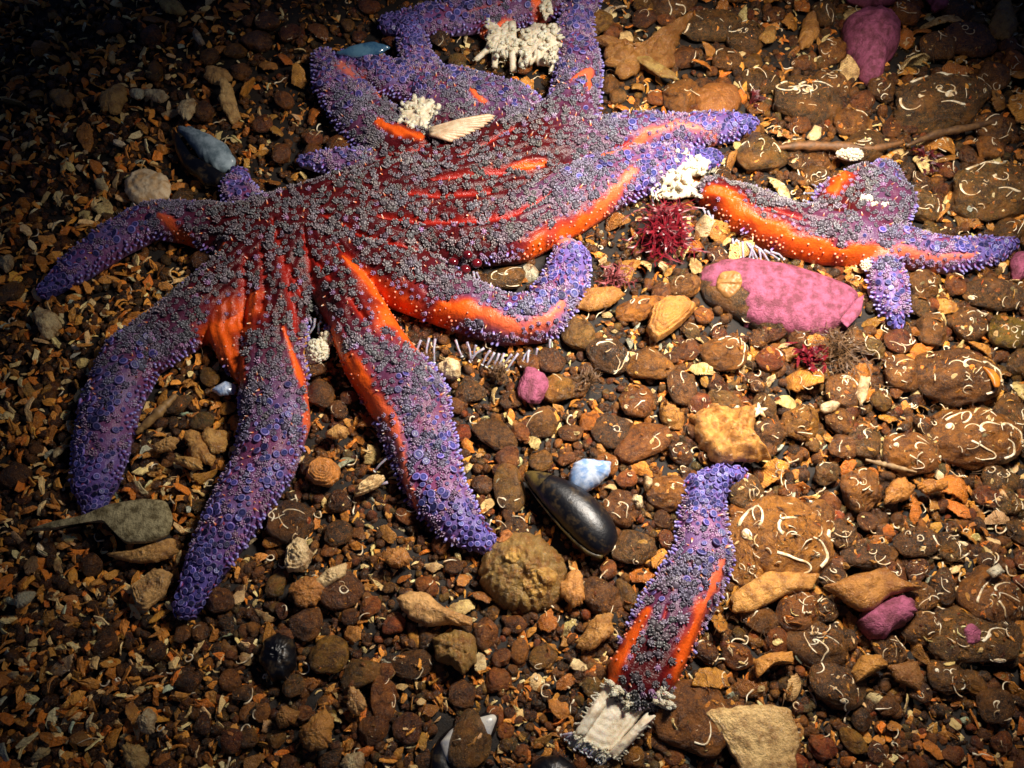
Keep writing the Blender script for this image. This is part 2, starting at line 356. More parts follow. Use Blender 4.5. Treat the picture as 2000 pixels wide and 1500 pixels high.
# ------------------------------------------------------------------ SEA STARS (height field of tapering arms)
def arm(*pts): return pts      # each (u, v, half width, height, k)  k: 0 disc .. 1 tip
MAIN = [
 arm((520,455,75,62,0),(440,445,62,58,.2),(370,432,46,52,.4),(300,428,40,46,.55),(222,470,40,40,.75),(145,528,33,32,.9),(92,572,16,18,1)),
 arm((560,480,90,66,0),(450,560,78,62,.12),(360,625,66,58,.3),(262,692,62,54,.5),(218,780,60,52,.65),(198,870,58,48,.8),(186,940,48,36,.92),(187,992,24,18,1)),
 arm((560,520,75,66,0),(535,620,66,64,.12),(532,730,70,62,.35),(538,820,70,60,.5),(515,905,66,54,.65),(460,1000,58,46,.8),(410,1090,47,38,.92),(368,1185,28,20,1)),
 arm((640,500,80,66,0),(690,600,66,62,.15),(735,690,78,62,.3),(795,775,85,60,.45),(822,860,72,56,.58),(848,950,62,50,.75),(895,1020,48,40,.88),(948,1062,24,22,1)),
 arm((700,470,80,66,0),(800,540,75,62,.15),(900,590,60,60,.35),(985,622,54,56,.5),(1058,618,52,56,.62),(1100,560,50,50,.8),(1115,510,42,40,.92),(1105,488,26,28,1)),
 arm((760,430,95,66,0),(900,450,80,64,.12),(1000,440,82,64,.25),(1100,390,80,62,.38),(1180,350,70,58,.5),(1250,330,60,52,.65),(1320,312,40,36,.85),(1390,312,22,20,1)),
 arm((900,340,95,62,0),(1040,300,85,64,.12),(1150,275,62,60,.35),(1250,258,46,54,.55),(1340,256,38,46,.75),(1420,250,33,36,.9),(1462,245,18,22,1)),
 arm((960,320,90,62,0),(1060,270,75,60,.2),(1120,210,56,54,.4),(1132,130,46,50,.6),(1122,60,38,46,.8),(1140,-10,36,40,.9),(1170,-70,20,24,1)),
 arm((820,320,80,58,0),(760,270,70,54,.3),(700,215,58,50,.5),(655,160,46,44,.75),(632,118,24,26,.9)),
 arm((880,290,90,58,.1),(900,210,82,54,.45),(840,170,50,48,.65),(812,110,34,42,.85),(800,60,28,34,.95)),
 arm((960,300,90,58,.1),(990,215,78,50,.5),(900,180,60,50,.6),(760,150,44,44,.8),(680,125,28,34,.9)),
 arm((760,350,70,50,0),(700,325,44,40,.6),(640,318,27,30,.85),(592,318,12,14,1)),
 arm((560,440,60,50,.1),(490,405,36,36,.7),(462,372,32,30,.9),(468,345,18,18,1)),
 arm((500,460,92,66,0),(620,430,105,72,0),(760,390,108,74,0),(900,370,112,72,0),(1030,340,95,68,.1)),
 arm((500,500,70,60,.05),(450,560,72,58,.1),(448,625,60,46,.12),(462,690,42,36,.15),(480,740,22,24,.2)),
]
RIGHT = [
 arm((1392,378,34,46,.1),(1450,405,52,54,.2),(1530,440,60,58,.25),(1610,455,66,60,.3),(1690,465,58,58,.4),(1770,485,42,50,.6),(1860,500,38,42,.8),(1930,490,32,32,.92),(1972,480,14,16,1)),
 arm((1620,450,60,56,.2),(1650,390,58,56,.2),(1680,355,40,50,.3)),
 arm((1700,450,70,56,.3),(1735,390,56,52,.4),(1725,345,32,40,.5)),
 arm((1722,510,34,40,.6),(1732,560,38,38,.8),(1744,605,30,30,.9),(1750,645,8,10,1)),
]
LOWER = [arm((1448,928,10,14,1),(1412,930,26,26,1),(1374,960,42,38,.95),(1372,1020,50,46,.8),(1376,1080,58,52,.62),(1350,1140,66,56,.5),(1312,1200,70,58,.4),(1285,1260,72,58,.25),(1255,1315,74,56,.1),(1240,1335,60,46,.1))]
TOP = [arm((765,50,26,26,.95),(830,42,38,38,.85),(910,30,44,42,.7),(1000,15,52,46,.5),(1060,0,50,44,.3),(1100,-60,50,40,.3)),
       arm((1000,20,50,44,.5),(960,55,30,30,.4))]
ORANGE = {
'main': [
 [(318,430,7),(345,455,15),(375,488,19),(400,512,16)], [(400,510,10),(440,492,7)],
 [(500,590,14),(470,630,38),(430,652,36),(455,700,26),(472,748,12)], [(325,712,7),(370,700,6)],
 [(675,520,7),(715,552,13),(748,588,24),(782,622,46),(806,655,32)],
 [(815,640,22),(860,612,17),(915,614,16),(965,632,15),(1020,652,13),(1072,632,10),(1098,600,6)],
 [(648,640,8),(662,690,18),(690,735,23),(728,785,20),(765,830,13),(785,880,9),(795,940,7),(812,985,5)],
 [(940,518,9),(985,515,15),(1050,488,19),(1105,455,19),(1150,428,15),(1200,382,11),(1235,345,8)],
 [(1175,318,5),(1225,298,8),(1262,268,10),(1320,248,7),(1400,262,4)],
 [(740,248,8),(780,268,14),(825,285,8)], [(920,190,4),(945,212,7)], [(665,130,12),(700,150,14)], [(735,170,8),(745,190,8)],
 [(1000,348,5),(1030,345,11),(1062,338,6)], [(560,655,3),(585,730,6),(600,790,5),(596,860,7),(570,915,6)],
 [(1115,170,4),(1150,150,7),(1150,190,4)]],
'right': [[(1385,378,12),(1415,392,17),(1445,420,17),(1490,445,15),(1540,470,14),(1590,488,12),(1640,492,11),(1700,495,11),(1760,498,9),(1830,508,6),(1900,500,4)],
          [(1645,325,8),(1640,355,17),(1620,385,12)]],
'lower': [[(1412,1095,7),(1395,1140,13),(1365,1200,15),(1340,1260,16),(1320,1325,17)], [(1262,1195,7),(1236,1240,12),(1212,1285,14),(1192,1328,13)]],
'top': [[(930,55,10),(1000,40,8)], [(1045,5,10),(1065,40,12)], [(840,60,8),(800,75,4)]]}
GROOVE = {
'main': [[(905,325,3),(960,300,5),(1005,270,4)], [(850,372,4),(920,362,7),(1000,352,8),(1062,340,5)], [(745,442,4),(830,448,6),(920,446,7),(1000,438,7),(1075,392,4)],
 [(800,398,5),(880,400,7),(960,392,5)], [(730,320,4),(800,312,5),(850,290,4)], [(542,450,3),(555,500,6),(568,560,7),(577,620,6),(578,660,4)], [(600,470,3),(612,540,6),(632,600,7),(655,650,6)],
 [(520,500,4),(524,560,7),(518,620,6)], [(660,490,3),(700,530,7),(740,570,9)], [(488,520,4),(478,590,8),(480,640,5)], [(640,440,4),(720,480,5),(820,500,4)], [(620,520,4),(650,560,5)],
 [(690,600,6),(720,640,5)], [(1080,340,3),(1180,300,4),(1230,280,3)], [(900,520,10),(930,530,9)], [(560,520,5),(590,580,5)]],
'right': [[(1430,395,4),(1560,440,6)]], 'lower': [[(1300,1190,3),(1290,1220,3)]], 'top': [[(900,30,4),(1000,10,5)]]}
GC = .0008
def field_strokes(strokes, X, Y, h0=40):
    out = np.zeros(X.shape)
    for st_ in strokes:
        W = [(P(a, b, h0), c*ls(a, b, h0)) for a, b, c in st_]
        for (p, w0), (q, w1) in zip(W[:-1], W[1:]):
            m = 4*max(w0, w1); sel = (X > min(p[0], q[0])-m) & (X < max(p[0], q[0])+m) & (Y > min(p[1], q[1])-m) & (Y < max(p[1], q[1])+m)
            if not sel.any(): continue
            x, y = X[sel], Y[sel]; dx, dy = q[0]-p[0], q[1]-p[1]; t = np.clip(((x-p[0])*dx+(y-p[1])*dy)/(dx*dx+dy*dy+1e-12), 0, 1)
            d = np.hypot(x-p[0]-t*dx, y-p[1]-t*dy); w = w0+(w1-w0)*t
            out[sel] = np.maximum(out[sel], np.clip(1.15-.62*d/w, 0, 1))
    return out
def seg_rays(arms, X, Y):
    acc = np.zeros(X.shape); best = np.zeros(X.shape); K = np.zeros(X.shape); SD = np.zeros(X.shape); DX = np.zeros(X.shape); DY = np.zeros(X.shape)
    for ar in arms:
        A_ = [(P(u, v, h*.45), w*ls(u, v, 30)*.92, h*S, k) for u, v, w, h, k in ar]
        ha = np.zeros(X.shape); ka = np.zeros(X.shape); sa = np.zeros(X.shape); dxa = np.zeros(X.shape); dya = np.zeros(X.shape)
        for (p, w0, h0, k0), (q, w1, h1, k1) in zip(A_[:-1], A_[1:]):
            m = max(w0, w1); sel = (X > min(p[0], q[0])-m) & (X < max(p[0], q[0])+m) & (Y > min(p[1], q[1])-m) & (Y < max(p[1], q[1])+m)
            if not sel.any(): continue
            x, y = X[sel], Y[sel]; dx, dy = q[0]-p[0], q[1]-p[1]; L2 = dx*dx+dy*dy; t = np.clip(((x-p[0])*dx+(y-p[1])*dy)/L2, 0, 1)
            t = np.clip(t, 0, 1); d = np.hypot(x-p[0]-t*dx, y-p[1]-t*dy); w = w0+(w1-w0)*t; qq = np.clip(d/w, 0, 1)
            h = (h0+(h1-h0)*t)*(1-qq**2.6)**.5
            up = h > ha[sel]; o = ha[sel]; o[up] = h[up]; ha[sel] = o
            sgn = np.sign(dx*(y-p[1])-dy*(x-p[0]))*qq; L = math.sqrt(L2)
            for arr, val in ((ka, k0+(k1-k0)*t), (sa, sgn), (dxa, dx/L), (dya, dy/L)):
                o = arr[sel]; vv = np.broadcast_to(val, o.shape); o[up] = vv[up]; arr[sel] = o
        acc += ha**7; up = ha > best
        best[up] = ha[up]; K[up] = ka[up]; SD[up] = sa[up]; DX[up] = dxa[up]; DY[up] = dya[up]
    return acc**(1/7), K, SD, DX, DY
HMAP = []           # occupied cells, to keep gravel from poking through the animals
# templates for the surface ornaments
def ring_fingers(n, r0, hgt, rad, cb, ctp, seed, gap=0.0, dome=None):
    r = np.random.default_rng(seed); parts = []
    if dome: parts.append(lathe([(.85, -.4), (.82, .15), (.5, .5), (.001, .6)], 8, [dome]*4))
    for i in range(n):
        a = gap+(6.2832-gap)*i/n; rr = r0*(.75+.4*r.random()); lean = .42
        if i % 3 == 2: rr *= .35; lean = .1
        b = np.array([math.cos(a)*rr, math.sin(a)*rr, 0.]); tpt = b+np.array([math.cos(a)*lean, math.sin(a)*lean, hgt*(.75+.4*r.random())])
        V, Q, T = tube(np.array([b-[0, 0, .3], (b+tpt)/2, tpt*.97]), np.array([rad*.8, rad*1.1, rad*.75]), 5)
        C = np.array([cb]*5+[cb]*5+[ctp]*5+[cb, ctp], float); parts.append((V, Q, T, C))
    return join(*parts)
ROS = [ring_fingers(14, .66, .62, .165, (.13, .095, .10), (.335, .305, .325), s_, g_, (.085, .07, .08)) for s_, g_ in ((1, 1.3), (2, .6), (3, 0), (4, 1.9))]
TUF = [ring_fingers(8, .6, .85, .17, (.26, .16, .26), (.52, .42, .56), s_, 0, (.24, .12, .24)) for s_ in (5, 6)]
PADT = lathe([(.5, -.5), (.55, .1), (.95, .30), (1.06, .56), (.88, .76), (.64, .66), (.35, .72), (.001, .72)], 11,
             [(.35, .05, .07), (.30, .08, .16), (.20, .14, .40), (.17, .14, .42), (.22, .19, .50), (.022, .024, .13), (.05, .055, .23), (.07, .075, .27)])
SPI = lathe([(.6, -.6), (.55, .2), (.3, 1.4), (.18, 2.1), (.001, 2.3)], 6, [(.45, .05, .02), (.75, .17, .04), (.85, .50, .35), (.9, .82, .8), (.95, .9, .9)])  # white spine tips, which also paint in tiny wet glints
COMB = lathe([(.7, -.6), (.65, .6), (.75, 1.6), (.55, 2.3), (.001, 2.5)], 6, [(.28, .06, .16), (.24, .12, .34), (.22, .19, .56), (.38, .33, .68), (.50, .42, .72)])
DOT = lathe([(1.0, -.4), (.9, .3), (.5, .75), (.001, .85)], 7, [(.75, .14, .04), (.80, .22, .10), (.80, .32, .22), (.82, .42, .34)])
def build_star(key, arms, root, seed, base=9, light=0.0):
    P_ = np.array([P(u, v, 30)[:2] for ar in arms for u, v, *_ in ar]); mar = .04
    x = np.arange(P_[:, 0].min()-mar, P_[:, 0].max()+mar, GC); y = np.arange(P_[:, 1].min()-mar, P_[:, 1].max()+mar, GC)
    X, Y = np.meshgrid(x, y); h, K, SD, DX, DY = seg_rays(arms, X, Y)
    og = field_strokes(ORANGE[key], X, Y); og = np.clip(og*(1+.35*sines(seed+7, 16, 420)(np.c_[X.ravel(), Y.ravel(), 0*X.ravel()]).reshape(X.shape)*(og < .95)), 0, 1); gr = field_strokes(GROOVE[key], X, Y)
    X3 = np.c_[X.ravel(), Y.ravel(), np.zeros(X.size)]
    lump = (sines(seed, 12, 120)(X3)*.0009+sines(seed+1, 14, 330)(X3)*.0005).reshape(X.shape)
    wr = (np.sin((X*DY-Y*DX)*900+lump*900)*.00045*(K < .35)).reshape(X.shape)
    Hf = np.clip(h, 0, None); z = Hf+(lump+wr)*np.clip(Hf/.008, 0, 1)-gr*.0030*np.clip(Hf/.01, 0, 1)+og*.0012*np.clip(Hf/.01, 0, 1)
    mask = h > 1e-5; qm = mask[:-1, :-1] & mask[1:, :-1] & mask[:-1, 1:] & mask[1:, 1:]
    ny, nx = X.shape; ids = np.arange(nx*ny).reshape(ny, nx)
    Qg = np.stack([ids[:-1, :-1], ids[:-1, 1:], ids[1:, 1:], ids[1:, :-1]], -1)[qm]
    used = np.unique(Qg); rem = -np.ones(nx*ny, int); rem[used] = np.arange(len(used)); Qt = rem[Qg]
    nv = len(used); V = np.c_[X.ravel()[used], Y.ravel()[used], z.ravel()[used]+base*S]
    E = np.concatenate([Qt[:, [0, 1]], Qt[:, [1, 2]], Qt[:, [2, 3]], Qt[:, [3, 0]]]); key_ = E[:, 0].astype(np.int64)*nv+E[:, 1]; rk = E[:, 1].astype(np.int64)*nv+E[:, 0]
    be = E[~np.isin(key_, rk)]; bv = np.unique(be)
    for _ in range(6):
        acc = np.zeros((nv, 2)); cnt = np.zeros(nv)
        for a, b in ((0, 1), (1, 0)): np.add.at(acc, be[:, a], V[be[:, b], :2]); np.add.at(cnt, be[:, a], 1)
        V[bv, :2] = .5*V[bv, :2]+.5*acc[bv]/cnt[bv][:, None]
    V[bv, 2] = np.minimum(V[bv, 2], base*S+.0012)
    B_ = V.copy(); B_[:, 2] = base*S-.0030*np.clip(h.ravel()[used]/.01, 0, 1)-.0015
    W = np.stack([be[:, 0], be[:, 0]+nv, be[:, 1]+nv, be[:, 1]], 1)
    k = K.ravel()[used][:, None]; o = og.ravel()[used][:, None]; g = gr.ravel()[used][:, None]; sd = np.abs(SD.ravel()[used])[:, None]
    rnd = (.5+.5*np.tanh(sines(seed+3, 14, 260)(np.c_[V[:, :2], 0*V[:, :1]])))[:, None]
    kb = np.clip((k-.2)/.55, 0, 1)
    c = (1-kb)*((1-rnd)*np.array([.055, .003, .005])+rnd*np.array([.09, .004, .005]))+kb*((1-rnd)*np.array([.24, .05, .13])+rnd*np.array([.22, .16, .38]))
    c = c*(1-np.clip((k-.78)/.2, 0, 1))+np.array([.13, .10, .38])*np.clip((k-.78)/.2, 0, 1)
    c = c*(1-g)+g*(np.array([.36, .016, .008])*(1-o)+o*np.array([.7, .08, .01])); 
    oc = np.array([.42, .016, .010])*(1-o)+np.array([.92, .125, .010])*o**1.6; ow = np.clip(o*1.25, 0, 1); fade = np.clip((k-.38)/.35, 0, 1)
    oc = oc*(1-fade*.55)+np.array([.85, .28, .24])*fade*.55
    c = c*(1-ow)+oc*ow
    me = mesh_np('body', np.vstack([V, B_]), np.vstack([Qt, Qt[:, ::-1]+nv, W]), None, np.vstack([c, c*.8+.05]))
    rl = np.array(root.location); me.vertices.foreach_set('co', (np.vstack([V, B_])-rl).astype(np.float32).ravel())
    link('body', me, M['skin'], root)
    HMAP.append((x[0], y[0], mask, z+base*S))
    # ornaments
    gyy, gxx = np.gradient(z, GC); nz = np.sqrt(1+gxx**2+gyy**2); inside = mask & (h > .0012)
    wgt = (np.clip(nz, 1, 4)*inside).ravel(); cand = rng.choice(X.size, size=int(wgt.sum()*1.1), p=wgt/wgt.sum())
    px = X.ravel()[cand]+(rng.random(len(cand))-.5)*GC; py = Y.ravel()[cand]+(rng.random(len(cand))-.5)*GC
    pz = z.ravel()[cand]+base*S; kk = K.ravel()[cand]; oo = og.ravel()[cand]; gg = gr.ravel()[cand]
    sgx, sgy = np.clip(gxx.ravel()[cand], -2.2, 2.2), np.clip(gyy.ravel()[cand], -2.2, 2.2); Nn = np.c_[-sgx, -sgy, np.ones(len(cand))]; Nn /= np.linalg.norm(Nn, axis=1)[:, None]
    scv = S*(1.0)
    spc = np.where(kk < .42, np.where(kk < .22, 14.2, 12.4), np.where(kk < .8, 9.8, 8.8))*scv; spc = np.where(oo > .45, 15*scv, spc); spc = np.where((gg > .35) & (oo < .3), 17*scv, spc)
    spc = spc*(1+.26*np.tanh(sines(seed+11, 16, 200)(np.c_[px, py, 0*px])))
    low = (h.ravel()[cand] < .010) & (kk > .15); spc = np.where(low, 8.5*scv, spc)
    cell = {}; keep = []; cs = .0055
    for i in range(len(cand)):
        a = (int(px[i]//cs), int(py[i]//cs), int(pz[i]//cs)); ok = True; s2 = spc[i]**2
        for dx in (-1, 0, 1):
            for dy in (-1, 0, 1):
                for dz in (-1, 0, 1):
                    for j in cell.get((a[0]+dx, a[1]+dy, a[2]+dz), ()):
                        if (px[i]-px[j])**2+(py[i]-py[j])**2+(pz[i]-pz[j])**2 < s2: ok = False; break
                    if not ok: break
                if not ok: break
            if not ok: break
        if ok: cell.setdefault(a, []).append(i); keep.append(i)
    kp = np.array(keep); pos = np.c_[px, py, pz][kp]; N2 = Nn[kp]; k2 = kk[kp]; o2 = oo[kp]; g2 = gg[kp]; lo = low[kp]; hh = h.ravel()[cand][kp]
    r_ = rng.random(len(kp)); ty = np.zeros(len(kp), int)                       # 0 rosette 1 tuft 2 pad 3 spine 4 comb 5 dot
    pk = np.clip((k2-.36)/.42, 0, 1)
    isp = r_ < pk*.60; itf = (r_ >= pk*.60) & (r_ < pk*.60+.06+.30*pk)
    ty[itf] = 1; ty[isp] = 2; ty[(r_ > .905)] = 3; ty[k2 > .86] = 2
    ty[lo & (k2 < .92)] = 4; ty[lo & (hh > .0065) & (k2 < .92) & (r_ < .5)] = 1; ty[(o2 > .5)] = 5; ty[(o2 > .72) & (r_ < .6)] = 9; ty[(o2 > .5) & (k2 > .5) & (r_ > .35)] = 1; ty[(g2 > .45) & (o2 < .3) & (r_ < .8)] = 9; ty[(o2 > .12) & (o2 <= .5) & (r_ < .7)] = 1
    print(key, 'ornaments', len(kp))
    def tint(m, base_=(1, 1, 1), amp=.18):
        n_ = m.sum(); return np.array(base_)*(1+amp*rng.normal(size=(n_, 1)))*(1+.05*rng.normal(size=(n_, 3)))
    fz = Bag(); pdg = Bag(); spg = Bag()
    for q in range(4):
        m = (ty == 0) & (np.arange(len(ty)) % 4 == q)
        lil = np.clip((k2[m]-.25)/.4, 0, 1)[:, None]; tb = tint(m)*((1-lil)*np.array([1, 1, 1])+lil*np.array([.98, 1.0, 1.5]))
        inst(fz, ROS[q], pos[m], basis(N2[m], None, .18), (5.2+4.6*rng.random(m.sum()))[:, None]*scv*(.8+.4*rng.random((m.sum(), 3))), tb)
    for q in range(2):
        m = (ty == 1) & (np.arange(len(ty)) % 2 == q); inst(fz, TUF[q], pos[m], basis(N2[m], None, .25), (5.2+2.4*rng.random(m.sum()))*np.where(o2[m] > .12, .72, 1)*scv, tint(m))
    m = ty == 2; sz = np.where(k2[m] > .86, 4.0+2.2*rng.random(m.sum()), 3.8+4.8*rng.random(m.sum())**1.4); inst(pdg, PADT, pos[m], basis(N2[m], None, .28), sz[:, None]*scv*(.85+.3*rng.random((m.sum(), 3))), tint(m, (1.08, 1, .96), .34))
    m = ty == 3; inst(spg, SPI, pos[m], basis(N2[m], None, .3), (2.7+1.9*rng.random(m.sum()))*scv, tint(m))
    m = ty == 4; Nc = N2[m]*[1, 1, .25]+[0, 0, .05]; inst(pdg, COMB, pos[m], basis(Nc, None, .2), (3.3+.8*rng.random(m.sum()))*scv, tint(m))
    m = ty == 5; inst(spg, DOT, pos[m], basis(N2[m], None, .1), (2.0+1.5*rng.random(m.sum())**2)*scv, tint(m))
    if light:
        pass
    for nm, bg_, mt in (('papulae', fz, 'fuzz'), ('skin_pads', pdg, 'pad'), ('spines', spg, 'pad')):
        if bg_.V: tag(link(nm, bg_.mesh(nm, True, rl), M[mt], root), kind='stuff')
def foot(root, u0, v0, u1, v1, h0=22, h1=5, w=2.5):
    a = P(u0, v0, h0); b = P(u1, v1, h1); m_ = (a+b)/2+np.array([rng.normal()*.0006, rng.normal()*.0006, .001]); rl = np.array(root.location)
    s_ = S; V, Q, T = tube(np.array([a, (a+m_)/2, m_, (m_+b)/2, b])-rl, np.array([w*1.15, w, w*.9, w*.9, w])*s_, 8)
    o = link('tube_foot', mesh_np('tube_foot', V, Q, T), M['foot'], root)
    d = (b-a)/np.linalg.norm(b-a); V, Q, T = tube(np.array([b-d*.0002, b+d*.0006])-rl, np.array([w*1.3, w*1.35])*s_, 10)
    link('sucker', mesh_np('sucker', V, Q, T), M['disc'], o)
def granules(root, blobs, name='exposed_tissue', n_per=1.0, rg=2.6, strands=()):
    """blobs: (u, v, ru, rv, base h, height) heaps of white granules"""
    bag = Bag(); V0, F0 = ICO[1]; V2, F2 = ICO[3]; rl = np.array(root.location)
    for (u, v, ru, rv, hb, hh) in blobs:
        s_ = ls(u, v, hb); c = P(u, v, hb); k = int(ru*rv*.36*n_per)
        sd_ = sines(int(u+v), 8, 2.5); Vc = V2*(1+.16*sd_(V2))[:, None]*np.array([ru*s_, rv*s_, hh*S])*.9
        bag.add(Vc+c, None, F2)
        d = rng.normal(size=(k, 3)); d[:, 2] = np.abs(d[:, 2]); d /= np.linalg.norm(d, axis=1)[:, None]
        p = d*(1+.16*sd_(d))[:, None]*np.array([ru*s_, rv*s_, hh*S])*.93+c
        inst(bag, (V0, np.zeros((0, 4), int), F0, np.ones(V0.shape)), p, basis(d), (rg*(.7+.6*rng.random(k)))*S)
    for stn in strands:
        pts = np.array([P(a, b, h_) for a, b, h_, w_ in stn]); wd = np.array([w_ for *_, w_ in stn])*S
        t = np.linspace(0, len(pts)-1, 14); pp = np.stack([np.interp(t, range(len(pts)), pts[:, i]) for i in range(3)], 1); ww = np.interp(t, range(len(pts)), wd)
        V, Q, T = tube(pp, ww, 8); bag.add(V, Q, T)
        k = int(len(t)*5*n_per); i_ = rng.integers(0, len(t), k); d = rng.normal(size=(k, 3)); d /= np.linalg.norm(d, axis=1)[:, None]
        inst(bag, (V0, np.zeros((0, 4), int), F0, np.ones(V0.shape)), pp[i_]+d*ww[i_][:, None]*.95, basis(d), (rg*.85*(.7+.6*rng.random(k)))*S)
    return link(name, bag.mesh(name, True, rl), M['tissue'], root)

def inpoly(A_, n, q):
    A_ = np.array(A_, float); lo, hi = A_.min(0), A_.max(0); out = []
    while len(out) < n:
        x, y = lo+(hi-lo)*q.random(2); c = False
        for (x1, y1), (x2, y2) in zip(A_, np.roll(A_, -1, 0)):
            if (y1 > y) != (y2 > y) and x < (x2-x1)*(y-y1)/(y2-y1)+x1: c = not c
        if c: out.append((x, y))
    return out
def clump(root, poly, n, r, h0, hh, name='exposed_tissue', seed=0):
    """ragged crumbly sheet of white tissue: a torn core, short crooked fingers and fine granules"""
    q = np.random.default_rng(seed+int(poly[0][0])); c = np.mean(poly, 0); st_ = []
    core = relief(name, poly, h0, hh*.75, M['tissue'], root, origin=root.location, seed=int(c[0]), rough=2.6, jag=.05, prof=3, smooth_it=1, rings=26, N_=120)
    for x, y in inpoly(poly, n, q):
        a = math.atan2(y-c[1], x-c[0])+q.normal()*.7; L = r*(.35+.75*q.random()); h1 = h0+hh*(.45+.5*q.random()); w = 2.2+2.6*q.random()
        st_.append([(x, y, h1, w), (x+L*.5*math.cos(a)+q.normal()*1.5, y+L*.5*math.sin(a), h1+3*q.random(), w*(.8+.5*q.random())), (x+L*math.cos(a), y+L*math.sin(a), h1-hh*.15, w*.85)])
    return granules(core, [], 'granules', 1.1, 1.45, st_) if False else granules(root, [], name, 1.0, 1.5, st_)
star = empty('sea_star', P(700, 430, 0)); tag(star, 'huge purple and grey many-armed sea star with orange grooves sprawled over the gravel', 'sea star')
build_star('main', MAIN, star, 300)
piece = empty('severed_sea_star_piece', P(1620, 460, 0)); tag(piece, 'torn piece of purple sea star with an orange edge above the pink crusted stone', 'sea star piece')
build_star('right', RIGHT, piece, 330)
sarm = empty('severed_sea_star_arm', P(1320, 1180, 0)); tag(sarm, 'severed purple sea star arm with white torn end, right of the black mussel', 'sea star arm')
build_star('lower', LOWER, sarm, 360)
tarm = empty('severed_sea_star_arm', P(920, 30, 0)); tag(tarm, 'purple sea star arm with white crumbling tissue at the top edge of the photo', 'sea star arm')
build_star('top', TOP, tarm, 390)
for a in [(822,664,816,700),(838,660,832,706),(850,662,848,708),(890,664,902,696),(912,668,920,704),(946,680,918,706),(958,684,942,712),(966,688,950,716),(975,690,962,718),(985,690,968,722),(1000,692,984,712),(1012,690,990,722),(1035,684,1018,716),(1032,688,1033,722),(1075,662,1076,690),(1050,680,1046,700),(930,674,925,694),
          (592,618,602,648),(604,620,610,640),(615,622,602,655),(628,628,622,650),(588,616,592,640),(1272,372,1276,400),(1284,368,1292,398),(756,895,732,920),(757,942,735,950),(930,532,940,552),(924,530,932,556)]: foot(star, *a)
for a in [(1382,412,1402,458),(1392,420,1386,452),(1372,405,1380,430),(1430,466,1432,496),(1442,470,1446,502),(1450,472,1452,508),(1458,474,1470,505),(1464,476,1480,508),(1474,480,1495,505),(1484,486,1502,512),(1492,488,1520,506),(1505,492,1530,506),(1440,468,1425,488),(1470,480,1462,508),(1482,484,1486,514),(1600,385,1572,378),(1602,400,1570,392),(1598,372,1585,360)]: foot(piece, *a)
clump(star, [(780,225),(788,200),(812,192),(850,194),(862,215),(845,240),(858,262),(845,272),(822,262),(812,248),(790,246)], 40, 10, 44, 22)
granules(star, [(622,690,24,27,12,32),(640,665,14,14,12,22)], rg=3.6)
# the pleated cream flap beside the granules: soft folds fanning out to a fringed edge
q_ = np.random.default_rng(5); st3 = []
for i in range(11):
    t = i/10; u1 = 958-78*t**1.4; v1 = 226+48*t; st3.append([(842+q_.normal()*2, 252+10*t, 82, 4.5), (842+(u1-842)*.5, 250+(v1-250)*.6+3*t, 88, 5.2), (u1+q_.normal()*4, v1, 82+q_.normal()*2, 4.4), (u1+8, v1+1, 78, 1.5)])
fl_ = granules(star, [], 'tissue_flap', .12, 1.2, st3); fl_.data.materials[0] = simple('cream_flap', (.72, .50, .33), (.55, .34, .20), 240, 900, .4, .0004, .5, .2).m
clump(piece, [(1288,320),(1302,298),(1322,292),(1352,305),(1384,318),(1378,338),(1350,345),(1352,362),(1322,368),(1292,362)], 40, 10, 22, 26)
clump(piece, [(1282,385),(1300,368),(1340,360),(1370,358),(1392,378),(1350,384),(1318,388)], 24, 9, 20, 12)
for q_ in ([(1276,384,22,3),(1272,372,26,3),(1284,360,30,3),(1300,352,34,3)], [(1284,390,22,2.6),(1280,378,28,2.6),(1296,368,34,2.6)], [(1308,345,30,6),(1316,300,36,4)], [(1338,335,34,6),(1344,296,34,5)]): granules(piece, [], strands=[q_], n_per=.2)
granules(piece, [(1660,303,24,14,38,16),(1690,388,14,7,60,7),(1722,402,22,10,56,9)], rg=3)
granules(piece, [(1692,520,12,14,20,14)])
clump(tarm, [(1020,60),(1045,45),(1070,52),(1088,50),(1095,75),(1090,105),(1075,128),(1045,118),(1025,132),(1015,118),(1018,85)], 52, 10, 26, 30)
clump(tarm, [(945,50),(960,38),(975,55),(992,42),(1006,45),(1008,80),(1022,90),(1010,108),(990,100),(972,112),(955,85)], 34, 9, 24, 22)
granules(tarm, [], strands=[[(960,60,36,8),(955,95,20,8),(928,118,12,6)],[(972,60,36,9),(968,100,22,9),(966,132,10,7)],[(1000,45,40,10),(1002,95,26,10),(1002,140,10,8)],[(985,60,36,9),(986,112,16,8)],[(1078,90,36,9),(1080,120,20,8),(1076,142,10,6)],[(1090,60,36,8),(1106,75,30,5)],[(1030,100,30,9),(1022,135,14,6)]], rg=1.6)
clump(tarm, [(1055,0),(1075,-5),(1080,25),(1062,35)], 9, 8, 46, 10)
